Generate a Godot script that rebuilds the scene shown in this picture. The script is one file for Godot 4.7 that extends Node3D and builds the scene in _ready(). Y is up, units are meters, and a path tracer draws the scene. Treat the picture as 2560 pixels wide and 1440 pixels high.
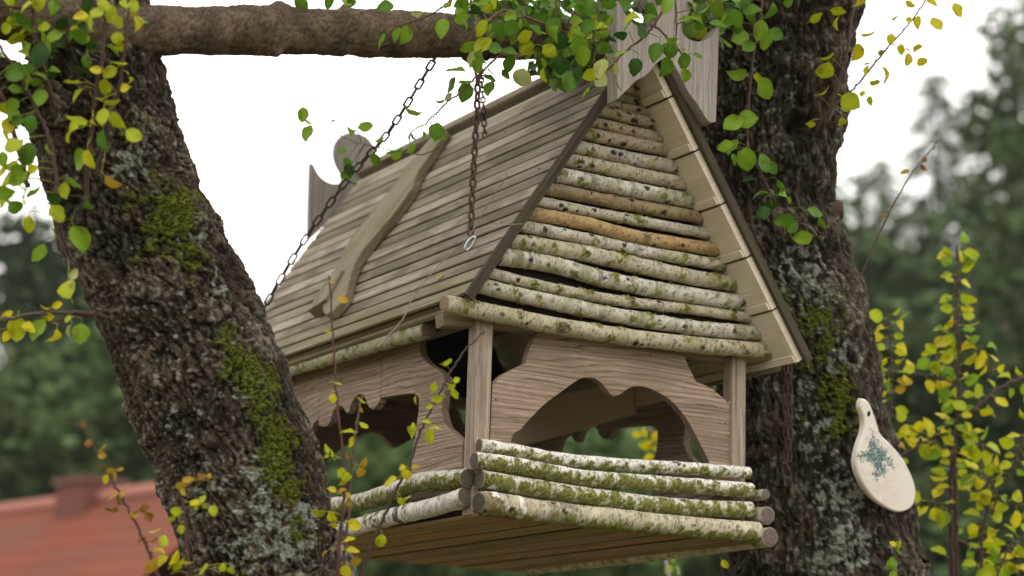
extends Node3D
# A birch-log bird feeder house hanging by chains from a beam between two old pear trees.

const F := 5070.0                                   # focal length in pixels of the 2560 pixel wide photograph
var G := Vector3(0, 2.2, 0)                         # the house's front left floor corner above the meadow
var cam_o := Vector3(-2.515, 1.595, 4.313)
var cam_b := Basis.from_euler(Vector3(deg_to_rad(13.04), deg_to_rad(-31.04), deg_to_rad(1.83)))
var M := {}
var leaf_meshes: Array = []
var leaf_mats: Array = []
var twig_paths := {}
var stalks := {}
var na := FastNoiseLite.new()
var nb := FastNoiseLite.new()
var nc := FastNoiseLite.new()
var rng := RandomNumberGenerator.new()


func _ready() -> void:
	rng.seed = 4711
	setup_camera_and_sky()
	setup_noise()
	setup_materials()
	build_setting()
	build_forest()
	build_far_woods()
	build_far_house()
	var lt := build_left_tree()
	var rt := build_right_tree()
	build_beam()
	build_house()
	build_chains()
	build_paddle()
	build_left_leaves(lt)
	build_right_leaves(rt)
	build_shoots()
	build_bush()
	finish_stalks()


func setup_camera_and_sky() -> void:
	var cam := Camera3D.new()
	cam.name = "camera"
	cam.transform = Transform3D(cam_b, cam_o)
	cam.far = 600.0
	var ca := CameraAttributesPhysical.new()
	ca.frustum_focal_length = 12.0 / tan(deg_to_rad(16.165 / 2.0))
	ca.frustum_focus_distance = 5.1
	ca.frustum_near = 0.05
	ca.frustum_far = 600.0
	ca.exposure_aperture = 2.4
	cam.attributes = ca
	cam.fov = 16.165
	add_child(cam)
	var env := Environment.new()
	env.background_mode = Environment.BG_SKY
	env.tonemap_mode = Environment.TONE_MAPPER_LINEAR
	env.tonemap_exposure = 0.88
	var sky := Sky.new()
	var sm := ProceduralSkyMaterial.new()
	sm.sky_top_color = Color(1.0, 0.99, 0.97)
	sm.sky_horizon_color = Color(0.80, 0.80, 0.80)
	sm.sky_curve = 0.2
	sm.sky_energy_multiplier = 1.5
	sm.ground_bottom_color = Color(0.22, 0.2, 0.14)
	sm.ground_horizon_color = Color(0.26, 0.25, 0.18)
	# thin, uneven overcast
	var cn := FastNoiseLite.new()
	cn.seed = 8
	cn.frequency = 0.012
	cn.fractal_octaves = 4
	var ci := cn.get_seamless_image(512, 256, false, false, 0.2)
	ci.convert(Image.FORMAT_RGBA8)
	sm.sky_cover = ImageTexture.create_from_image(ci)
	sm.sky_cover_modulate = Color(1.0, 0.99, 0.97, 0.36)
	sky.sky_material = sm
	env.sky = sky
	env.fog_enabled = true
	env.fog_density = 0.0004
	env.fog_light_color = Color(0.93, 0.96, 0.95)
	env.sdfgi_enabled = true
	env.ssao_enabled = true
	env.ssil_enabled = true
	var we := WorldEnvironment.new()
	we.name = "world_environment"
	we.environment = env
	add_child(we)
	var sun := DirectionalLight3D.new()
	sun.name = "sun"
	sun.light_energy = 0.22
	sun.light_angular_distance = 20.0
	sun.light_color = Color(1.0, 0.95, 0.87)
	sun.shadow_enabled = true
	sun.sky_mode = DirectionalLight3D.SKY_MODE_LIGHT_ONLY
	add_child(sun)
	sun.look_at_from_position(Vector3(-2.0, 8.0, 4.0), Vector3(0.6, 2.5, 0.0))


# ---------------------------------------------------------------- helpers
func at(px: float, py: float, d: float) -> Vector3:
	return cam_o + cam_b * (Vector3((px - 1280.0) / F, -(py - 720.0) / F, -1.0) * d)


func setup_noise() -> void:
	for n in [na, nb, nc]:
		n.frequency = 1.0
	na.noise_type = FastNoiseLite.TYPE_CELLULAR
	na.cellular_return_type = FastNoiseLite.RETURN_DISTANCE2_SUB
	na.cellular_jitter = 1.0
	na.fractal_type = FastNoiseLite.FRACTAL_NONE
	nb.noise_type = FastNoiseLite.TYPE_SIMPLEX_SMOOTH
	nb.fractal_type = FastNoiseLite.FRACTAL_FBM
	nb.fractal_octaves = 4
	nc.noise_type = FastNoiseLite.TYPE_SIMPLEX
	nc.fractal_type = FastNoiseLite.FRACTAL_NONE
	na.seed = 3
	nb.seed = 5
	nc.seed = 9


func sst(a: float, b: float, x: float) -> float:
	return smoothstep(a, b, x)


func thing(nm: String, label: String, cat: String, pos: Vector3, group := "") -> Node3D:
	var o := Node3D.new()
	o.name = nm
	add_child(o, true)
	o.position = pos
	o.set_meta("label", label)
	o.set_meta("category", cat)
	if group != "":
		o.set_meta("group", group)
	return o


func part(nm: String, mesh: Mesh, mat: Material, parent: Node, xf := Transform3D()) -> MeshInstance3D:
	var o := MeshInstance3D.new()
	o.name = nm
	o.mesh = mesh
	if mat:
		for i in mesh.get_surface_count():
			o.set_surface_override_material(i, mat)
	o.transform = xf
	parent.add_child(o, true)
	return o


func vmat(rough: float, spec := 0.4) -> StandardMaterial3D:
	var m := StandardMaterial3D.new()
	m.vertex_color_use_as_albedo = true
	m.roughness = rough
	m.metallic_specular = spec
	return m


func flat_mat(c: Color, rough := 0.85, spec := 0.4) -> StandardMaterial3D:
	var m := StandardMaterial3D.new()
	m.albedo_color = c.linear_to_srgb()
	m.roughness = rough
	m.metallic_specular = spec
	return m


class Mb:
	var v := PackedVector3Array()
	var n := PackedVector3Array()
	var c := PackedColorArray()
	var u := PackedVector2Array()
	var i := PackedInt32Array()

	func face(p: Array, nrm: Vector3, uvs: Array, col := Color.WHITE) -> void:
		var s := v.size()
		for k in p.size():
			v.append(p[k])
			n.append(nrm)
			c.append(col)
			u.append(uvs[k])
		var flip: bool = (p[1] - p[0]).cross(p[2] - p[0]).dot(nrm) > 0.0
		for k in range(1, p.size() - 1):
			if flip:
				i.append_array([s, s + k + 1, s + k])
			else:
				i.append_array([s, s + k, s + k + 1])

	func tris(pts: PackedVector3Array, idx: PackedInt32Array, nrm: Vector3, uvs: PackedVector2Array, col := Color.WHITE) -> void:
		var s := v.size()
		for k in pts.size():
			v.append(pts[k])
			n.append(nrm)
			c.append(col)
			u.append(uvs[k])
		for k in range(0, idx.size(), 3):
			var a := idx[k]
			var b := idx[k + 1]
			var d := idx[k + 2]
			if (pts[b] - pts[a]).cross(pts[d] - pts[a]).dot(nrm) > 0.0:
				i.append_array([s + a, s + d, s + b])
			else:
				i.append_array([s + a, s + b, s + d])

	func grid(P: PackedVector3Array, C: PackedColorArray, nu: int, nv: int, wrap: bool, inv := false) -> void:
		var s := v.size()
		var N := PackedVector3Array()
		N.resize(nu * nv)
		for j in nv:
			var jm := maxi(j - 1, 0) * nu
			var jp := mini(j + 1, nv - 1) * nu
			var j0 := j * nu
			for k in nu:
				var km: int
				var kp: int
				if wrap:
					km = (k + nu - 1) % nu
					kp = (k + 1) % nu
				else:
					km = maxi(k - 1, 0)
					kp = mini(k + 1, nu - 1)
				var q := (P[j0 + kp] - P[j0 + km]).cross(P[jp + k] - P[jm + k]).normalized()
				N[j0 + k] = -q if inv else q
		v.append_array(P)
		n.append_array(N)
		c.append_array(C)
		var uu := PackedVector2Array()
		uu.resize(nu * nv)
		u.append_array(uu)
		var cols := nu if wrap else nu - 1
		var I := PackedInt32Array()
		I.resize(cols * (nv - 1) * 6)
		var w := 0
		for j in nv - 1:
			for k in cols:
				var a := s + j * nu + k
				var b := a + nu
				var d := s + j * nu + (k + 1) % nu
				var e := d + nu
				if inv:
					I[w] = a; I[w + 1] = d; I[w + 2] = b; I[w + 3] = d; I[w + 4] = e; I[w + 5] = b
				else:
					I[w] = a; I[w + 1] = b; I[w + 2] = d; I[w + 3] = d; I[w + 4] = b; I[w + 5] = e
				w += 6
		i.append_array(I)

	func mesh() -> ArrayMesh:
		var A := []
		A.resize(Mesh.ARRAY_MAX)
		A[Mesh.ARRAY_VERTEX] = v
		A[Mesh.ARRAY_NORMAL] = n
		A[Mesh.ARRAY_COLOR] = c
		A[Mesh.ARRAY_TEX_UV] = u
		A[Mesh.ARRAY_INDEX] = i
		var m := ArrayMesh.new()
		m.add_surface_from_arrays(Mesh.PRIMITIVE_TRIANGLES, A)
		return m


func catmull(p: Array, n: int) -> Array:
	# n samples along the points; works on Vector3 and float alike
	var out := []
	var m := p.size() - 1
	for k in n:
		var t := float(k) / (n - 1) * m
		var s := mini(int(t), m - 1)
		var f := t - s
		var a = p[maxi(s - 1, 0)]
		var b = p[s]
		var c = p[s + 1]
		var d = p[mini(s + 2, m)]
		out.append(0.5 * ((2.0 * b) + (c - a) * f + (2.0 * a - 5.0 * b + 4.0 * c - d) * f * f + (3.0 * b - a - 3.0 * c + d) * f * f * f))
	return out


func frames(p: Array, ref: Vector3) -> Array:
	# for each point: [X, Y, T] with X x Y = T
	var out := []
	for k in p.size():
		var T: Vector3 = (p[mini(k + 1, p.size() - 1)] - p[maxi(k - 1, 0)]).normalized()
		var X := ref.cross(T)
		if X.length() < 0.1:
			X = Vector3(0.3, 0.9, 0.2).cross(T)
		X = X.normalized()
		out.append([X, T.cross(X), T])
	return out


func simple_tube(mb: Mb, p: Array, r0: float, r1: float, nu: int, c0: Color, c1: Color, wob := 0.0) -> void:
	var fr := frames(p, Vector3(0.21, 0.1, 0.97))
	var P := PackedVector3Array()
	var C := PackedColorArray()
	var n := p.size()
	for j in n:
		var t := float(j) / (n - 1)
		var r := lerpf(r0, r1, t)
		for k in nu:
			var a := TAU * k / nu
			var d: Vector3 = fr[j][0] * cos(a) + fr[j][1] * sin(a)
			var rr := r
			if wob > 0.0:
				rr *= 1.0 + wob * nb.get_noise_3dv((p[j] + d * r) * 40.0)
			P.append(p[j] + d * rr)
			C.append(c0.lerp(c1, t) * (1.0 + 0.35 * nc.get_noise_3dv((p[j] + d * r) * 300.0)))
	mb.grid(P, C, nu, n, true)


func board_mesh(L: float, W: float, T: float, uo: Vector2, ch := 0.002) -> ArrayMesh:
	# length along x, width along y, thickness along z, chamfered; grain along x
	var mb := Mb.new()
	var h := W / 2.0
	var g := T / 2.0
	var pr := [Vector2(-h + ch, g), Vector2(h - ch, g), Vector2(h, g - ch), Vector2(h, -g + ch), Vector2(h - ch, -g), Vector2(-h + ch, -g), Vector2(-h, -g + ch), Vector2(-h, g - ch)]
	var per := 0.0
	for k in 8:
		var a: Vector2 = pr[k]
		var b: Vector2 = pr[(k + 1) % 8]
		var l := a.distance_to(b)
		var m := (a + b) / 2.0
		var nrm := Vector3(0, b.y - a.y, 0)
		nrm = Vector3(0, -(b.y - a.y), b.x - a.x).normalized()
		if nrm.y * m.x + nrm.z * m.y < 0.0:
			nrm = -nrm
		var x0 := -L / 2.0
		var x1 := L / 2.0
		var u0 := Vector2(uo.x, uo.y + per * 2.0)
		var u1 := Vector2(uo.x + L / 2.0, uo.y + per * 2.0)
		var w := Vector2(0, l * 2.0)
		mb.face([Vector3(x0, a.x, a.y), Vector3(x1, a.x, a.y), Vector3(x1, b.x, b.y), Vector3(x0, b.x, b.y)], nrm, [u0, u1, u1 + w, u0 + w])
		per += l
	for s in [-1.0, 1.0]:
		var pts := []
		var uvs := []
		for q in pr:
			pts.append(Vector3(s * L / 2.0, q.x, q.y))
			uvs.append(uo + Vector2(q.y * 0.5 + 0.1, q.x * 2.0))
		mb.face(pts, Vector3(s, 0, 0), uvs)
	return mb.mesh()


func board(parent: Node, nm: String, mat: Material, c: Vector3, ux: Vector3, vy: Vector3, L: float, W: float, T: float) -> MeshInstance3D:
	var x := ux.normalized()
	var z := x.cross(vy).normalized()
	var y := z.cross(x).normalized()
	var uo := Vector2(rng.randf() * 0.25, rng.randf() * maxf(0.0, 1.0 - W * 2.0 - T * 2.0))
	return part(nm, board_mesh(L, W, T, uo), mat, parent, Transform3D(Basis(x, y, z), c))


func smooth_poly(p: Array, k: int, sharp := 0.75) -> PackedVector2Array:
	# rounds a closed outline through its points; corners that turn sharply stay
	var out := PackedVector2Array()
	var n := p.size()
	for s in n:
		var a: Vector2 = p[(s + n - 1) % n]
		var b: Vector2 = p[s]
		var c: Vector2 = p[(s + 1) % n]
		var d: Vector2 = p[(s + 2) % n]
		if (b - a).normalized().dot((c - b).normalized()) < sharp:
			a = b - (c - b)
		if (c - b).normalized().dot((d - c).normalized()) < sharp:
			d = c + (c - b)
		for j in k:
			var f := float(j) / k
			out.append(0.5 * ((2.0 * b) + (c - a) * f + (2.0 * a - 5.0 * b + 4.0 * c - d) * f * f + (3.0 * b - a - 3.0 * c + d) * f * f * f))
	return out


func prism(poly: PackedVector2Array, O: Vector3, ex: Vector3, ey: Vector3, ez: Vector3, T: float, ch := 0.0015, turn_grain := false, uo := Vector2.ZERO) -> ArrayMesh:
	# outline extruded from O by T against ez, with chamfered edges; ez faces out
	var mb := Mb.new()
	var n := poly.size()
	if Geometry2D.is_polygon_clockwise(poly):
		poly.reverse()
	var inner := PackedVector2Array()
	for k in n:
		var t := (poly[(k + 1) % n] - poly[(k + n - 1) % n]).normalized()
		inner.append(poly[k] + Vector2(-t.y, t.x) * ch)
	var idx := Geometry2D.triangulate_polygon(inner)
	if idx.is_empty():
		inner = poly.duplicate()
		idx = Geometry2D.triangulate_polygon(inner)
		if idx.is_empty():
			push_warning("outline crosses itself")
	for s in [0.0, 1.0]:
		var pts := PackedVector3Array()
		var uvs := PackedVector2Array()
		for q in inner:
			pts.append(O + ex * q.x + ey * q.y - ez * (T * s))
			uvs.append(uo + (Vector2(q.y / 2.0, q.x * 2.0) if turn_grain else Vector2(q.x / 2.0, q.y * 2.0)))
		mb.tris(pts, idx, ez if s == 0.0 else -ez, uvs)
	for k in n:
		var a := poly[k]
		var b := poly[(k + 1) % n]
		var ai := inner[k]
		var bi := inner[(k + 1) % n]
		var t := (b - a).normalized()
		var o2 := Vector2(t.y, -t.x)
		var o3 := (ex * o2.x + ey * o2.y).normalized()
		var A := O + ex * a.x + ey * a.y
		var B := O + ex * b.x + ey * b.y
		var Ai := O + ex * ai.x + ey * ai.y
		var Bi := O + ex * bi.x + ey * bi.y
		var ua := uo + (Vector2(a.y / 2.0, a.x * 2.0) if turn_grain else Vector2(a.x / 2.0, a.y * 2.0))
		var ub := uo + (Vector2(b.y / 2.0, b.x * 2.0) if turn_grain else Vector2(b.x / 2.0, b.y * 2.0))
		var dz := Vector2(0.003, T * 2.0)
		mb.face([Ai, Bi, B - ez * ch, A - ez * ch], (o3 + ez).normalized(), [ua, ub, ub, ua])
		mb.face([A - ez * ch, B - ez * ch, B - ez * (T - ch), A - ez * (T - ch)], o3, [ua, ub, ub + dz, ua + dz])
		mb.face([A - ez * (T - ch), B - ez * (T - ch), Bi - ez * T, Ai - ez * T], (o3 - ez).normalized(), [ua, ub, ub, ua])
	return mb.mesh()


# ---------------------------------------------------------------- materials
func tone_image(sd: int, f: float, w: int, h: int, sx: int, sy: int) -> PackedByteArray:
	# grey noise, drawn small and stretched by sx and sy
	var n := FastNoiseLite.new()
	n.seed = sd
	n.frequency = f
	n.noise_type = FastNoiseLite.TYPE_SIMPLEX_SMOOTH
	n.fractal_octaves = 4
	var im := n.get_image(w / sx, h / sy, false, false, true)
	im.convert(Image.FORMAT_L8)
	im.resize(w, h, Image.INTERPOLATE_CUBIC)
	return im.get_data()


func wood(sd: int, light: Color, dark: Color, stain: Color, rings: float, warp: float, contrast: float, stain_amt: float, relief: float, rough := 0.85, lines := 0.35, grain := 0.7) -> StandardMaterial3D:
	var w := 1024
	var h := 512
	var fine := tone_image(sd, 0.11, w, h, 32, 1)
	var mid := tone_image(sd + 1, 0.035, w, h, 16, 1)
	var blot := tone_image(sd + 2, 0.02, w, h, 4, 4)
	var bend := tone_image(sd + 3, 0.012, w, h, 8, 4)
	var spk := tone_image(sd + 4, 0.2, w, h, 4, 1)
	var out := PackedByteArray()
	out.resize(w * h * 3)
	var o := 0
	var l0 := light.linear_to_srgb()
	var d0 := dark.linear_to_srgb()
	var s0 := stain.linear_to_srgb()
	for y in h:
		for x in w:
			var q := y * w + x
			var f := fine[q] / 255.0
			var m := mid[q] / 255.0
			var b := blot[q] / 255.0
			var t := fposmod(float(y) / h * rings + bend[q] / 255.0 * warp + m * 0.9, 1.0)
			var line := sst(0.55, 0.9, t) * (0.45 + 0.9 * b) * (1.0 - sst(0.93, 1.0, t))
			var k := clampf(contrast * (lines * line + 0.55 * (m - 0.35) + grain * (f - 0.45)) + 0.15 + 0.35 * (spk[q] / 255.0 - 0.5), 0.0, 1.0)
			var r := lerpf(l0.r, d0.r, k)
			var g := lerpf(l0.g, d0.g, k)
			var bb := lerpf(l0.b, d0.b, k)
			var sa := stain_amt * sst(0.45, 0.75, b + 0.25 * (f - 0.5))
			r = lerpf(r, s0.r, sa)
			g = lerpf(g, s0.g, sa)
			bb = lerpf(bb, s0.b, sa)
			out[o] = int(r * 255.0)
			out[o + 1] = int(g * 255.0)
			out[o + 2] = int(bb * 255.0)
			o += 3
	var im := Image.create_from_data(w, h, false, Image.FORMAT_RGB8, out)
	var tex := ImageTexture.create_from_image(im)
	var mt := StandardMaterial3D.new()
	mt.albedo_texture = tex
	mt.roughness = rough
	mt.metallic_specular = 0.35
	if relief > 0.0:
		mt.heightmap_enabled = true
		mt.heightmap_texture = tex
		mt.heightmap_scale = relief
	return mt


func setup_materials() -> void:
	M.roof = wood(11, Color(0.30, 0.245, 0.185), Color(0.075, 0.058, 0.042), Color(0.115, 0.088, 0.062), 9.0, 2.0, 0.8, 0.85, 0.2, 0.85, 0.2, 0.5)
	M.roof2 = wood(21, Color(0.40, 0.345, 0.28), Color(0.12, 0.098, 0.075), Color(0.16, 0.13, 0.10), 7.0, 3.0, 0.8, 0.75, 0.2, 0.85, 0.2, 0.5)
	M.roof3 = wood(25, Color(0.235, 0.19, 0.14), Color(0.06, 0.047, 0.034), Color(0.10, 0.085, 0.05), 8.0, 3.0, 0.9, 0.9, 0.25, 0.85, 0.25, 0.6)
	M.moss_wood = wood(31, Color(0.26, 0.215, 0.145), Color(0.09, 0.073, 0.045), Color(0.14, 0.12, 0.062), 8.0, 2.0, 0.8, 0.7, 0.2)
	M.arch = wood(41, Color(0.375, 0.28, 0.21), Color(0.08, 0.052, 0.037), Color(0.20, 0.148, 0.112), 44.0, 3.6, 0.95, 0.55, 0.25, 0.85, 0.55, 0.45)
	M.post = wood(51, Color(0.38, 0.315, 0.255), Color(0.13, 0.092, 0.066), Color(0.24, 0.18, 0.135), 14.0, 2.0, 0.9, 0.3, 0.2)
	M.floor = wood(61, Color(0.36, 0.245, 0.135), Color(0.095, 0.06, 0.032), Color(0.22, 0.165, 0.085), 10.0, 2.0, 1.0, 0.6, 0.2)
	M.floor2 = wood(62, Color(0.37, 0.225, 0.11), Color(0.10, 0.05, 0.022), Color(0.24, 0.15, 0.06), 12.0, 2.0, 1.0, 0.5, 0.2)
	M.floor3 = wood(63, Color(0.27, 0.19, 0.095), Color(0.07, 0.048, 0.024), Color(0.16, 0.135, 0.06), 8.0, 2.0, 1.0, 0.6, 0.2)
	M.cream = wood(71, Color(0.66, 0.585, 0.465), Color(0.50, 0.435, 0.335), Color(0.52, 0.455, 0.35), 6.0, 2.0, 0.7, 0.6, 0.0)
	M.inner = wood(72, Color(0.66, 0.53, 0.37), Color(0.50, 0.38, 0.25), Color(0.54, 0.42, 0.28), 6.0, 2.0, 0.5, 0.3, 0.0)
	M.grey = wood(81, Color(0.36, 0.32, 0.295), Color(0.15, 0.128, 0.118), Color(0.23, 0.20, 0.185), 22.0, 2.5, 0.9, 0.4, 0.25)
	M.edge = wood(101, Color(0.075, 0.058, 0.040), Color(0.02, 0.016, 0.012), Color(0.055, 0.05, 0.026), 8.0, 2.0, 1.0, 0.6, 0.3)
	M.dark_wood_and_shade = flat_mat(Color(0.022, 0.015, 0.011), 0.95)  # dark gable wood, and the painted shade in floor and roof gaps
	M.bark = vmat(0.95, 0.25)
	M.birch = vmat(0.8, 0.35)
	M.twig = vmat(0.6, 0.4)
	M.moss = vmat(1.0, 0.1)
	M.rust = vmat(0.85, 0.3)
	M.steel = flat_mat(Color(0.5, 0.5, 0.52), 0.35)
	M.steel.metallic = 0.9
	M.black = flat_mat(Color(0.015, 0.013, 0.012), 0.9)
	M.ceramic = vmat(0.45, 0.5)
	M.print = flat_mat(Color(0.10, 0.19, 0.19), 0.6)
	M.far_leaf = vmat(0.7, 0.3)
	M.far_leaf.backlight_enabled = true
	M.far_leaf.backlight = Color(0.35, 0.35, 0.35)
	M.crown_leaf = vmat(0.5, 0.4)
	M.crown_leaf.backlight_enabled = true
	M.crown_leaf.backlight = Color(0.6, 0.6, 0.6)
	M.far_bark = vmat(0.9, 0.3)
	M.tile = vmat(0.9, 0.25)
	var cols := [Color(0.18, 0.32, 0.09), Color(0.33, 0.49, 0.11), Color(0.48, 0.62, 0.15), Color(0.66, 0.71, 0.11), Color(0.78, 0.75, 0.12), Color(0.68, 0.56, 0.16), Color(0.68, 0.72, 0.45), Color(0.50, 0.36, 0.12)]
	for k in cols.size():
		var m := StandardMaterial3D.new()
		m.albedo_color = cols[k]
		m.vertex_color_use_as_albedo = true
		m.roughness = 0.5
		m.metallic_specular = 0.4
		m.backlight_enabled = true
		m.backlight = Color(0.9, 0.9, 0.9)
		leaf_mats.append(m)
	for k in 10:
		leaf_meshes.append(leaf_mesh(k))


func leaf_mesh(k: int) -> ArrayMesh:
	# short stalk 0.2 to 0.45 along y, blade 0.45 to 1.45; z is the upper face
	var r := RandomNumberGenerator.new()
	r.seed = 900 + k
	var wide: float = [0.40, 0.44, 0.36, 0.42, 0.34, 0.46, 0.38, 0.41, 0.43, 0.37][k]
	var fold: float = [0.25, 0.1, 0.45, 0.3, 0.7, 0.15, 0.35, 0.55, -0.2, 0.4][k]
	var bend: float = [0.15, 0.35, 0.1, 0.55, 0.3, -0.15, 0.8, 1.0, 0.4, -0.4][k]
	var twist: float = [0.1, -0.2, 0.4, 0.0, -0.5, 0.3, 0.5, -0.3, 0.2, 0.6][k]
	var rows := 7
	var P := PackedVector3Array()
	var C := PackedColorArray()
	var spot := Vector2(r.randf_range(-0.7, 0.7), r.randf_range(0.2, 0.9))
	for j in rows:
		var t := float(j) / (rows - 1)
		var tt := t * 0.97 + 0.015
		var hw := wide * pow(sin(PI * pow(tt, 0.80)), 0.70)
		if j == rows - 1:
			hw = 0.015
		var ph := bend * t * 1.4
		var cy := 0.45 + sin(ph) / (bend * 1.4)
		var cz := -(1.0 - cos(ph)) / (bend * 1.4)
		for i in 5:
			var x := (i - 2) / 2.0
			var wave := 0.035 * sin(t * 11.0 + x * 3.0 + k) * absf(x)
			var v := Vector3(x * hw * (1.0 + r.randf_range(-0.07, 0.05) * absf(x)), 0.0, fold * hw * absf(x) * 0.9 + wave)
			v = v.rotated(Vector3.UP, twist * t)
			P.append(Vector3(v.x + 0.06 * sin(t * PI) * twist, cy + r.randf_range(-0.012, 0.012), cz + v.z))
			var c := Color(1, 1, 1)
			if i == 2:
				c = Color(1.3, 1.22, 1.15)
			elif i == 0 or i == 4:
				c = Color(0.92, 0.84, 0.8) if k % 3 else Color(1.0, 0.86, 0.7)
			c = c * (0.86 + 0.28 * r.randf())
			if Vector2(x, t).distance_to(spot) < 0.22 and k % 2 == 0:
				c = c * Color(0.72, 0.56, 0.45)
			C.append(c)
	var mb := Mb.new()
	mb.grid(P, C, 5, rows, false)
	simple_tube(mb, [Vector3(0, 0.18, 0.0), Vector3(0, 0.47, 0.0)], 0.018, 0.016, 3, Color(1.15, 1.0, 0.8), Color(1.2, 1.1, 0.8))
	return mb.mesh()


# ---------------------------------------------------------------- setting
func build_setting() -> void:
	var mb := Mb.new()
	var P := PackedVector3Array()
	var C := PackedColorArray()
	var n := 60
	for j in n:
		var r := 320.0 * pow(float(j) / (n - 1), 2.0) + 0.01
		for k in 48:
			var a := -TAU * k / 48
			var p := Vector3(cos(a) * r, 0, sin(a) * r)
			p.y = 0.02 + 0.25 * nb.get_noise_2d(p.x * 0.05, p.z * 0.05) * clampf(r / 20.0, 0.1, 3.0)
			P.append(p)
			C.append(Color(0.095, 0.095, 0.04).lerp(Color(0.15, 0.115, 0.06), 0.5 + nb.get_noise_2d(p.x * 0.3, p.z * 0.3)))
	mb.grid(P, C, 48, n, true, true)
	var g := part("meadow_ground", mb.mesh(), vmat(0.95, 0.2), self)
	g.set_meta("kind", "structure")
	g.set_meta("label", "green meadow under the two pear trees")


func spray_mesh(kind: String) -> ArrayMesh:
	var r := RandomNumberGenerator.new()
	r.seed = 77
	var mb := Mb.new()
	if kind == "needle":
		for k in 9:
			var s := 1.0 if k % 2 == 0 else -1.0
			var y := 0.08 + 0.1 * k
			var l := 0.42 * (1.05 - y * 0.8)
			var a := Vector3(0, y, 0)
			var tip := Vector3(s * l, y + l * 0.55, -0.16 * l - 0.05 * r.randf())
			var w := Vector3(0, 0.07, 0)
			var nr := Vector3(s * 0.1, 0.1, 1).normalized()
			mb.face([a - w, tip, a + w], nr, [Vector2(), Vector2(), Vector2()])
		mb.face([Vector3(-0.03, 0, 0), Vector3(0.03, 0, 0), Vector3(0, 1.05, -0.1)], Vector3(0, 0, 1), [Vector2(), Vector2(), Vector2()])
	else:
		for k in 11:
			var c := Vector3(r.randf_range(-1, 1), r.randf_range(-1, 1), r.randf_range(-1, 1)) * 0.5
			var d := Vector3(r.randf_range(-1, 1), r.randf_range(-1, 0.3), r.randf_range(-1, 1)).normalized() * 0.17
			var e := d.cross(Vector3(r.randf_range(-1, 1), r.randf_range(-1, 1), r.randf_range(-1, 1))).normalized() * 0.11
			var nr := d.cross(e).normalized()
			mb.face([c - d, c + e, c + d, c - e], nr, [Vector2(), Vector2(), Vector2(), Vector2()])
	return mb.mesh()


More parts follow.
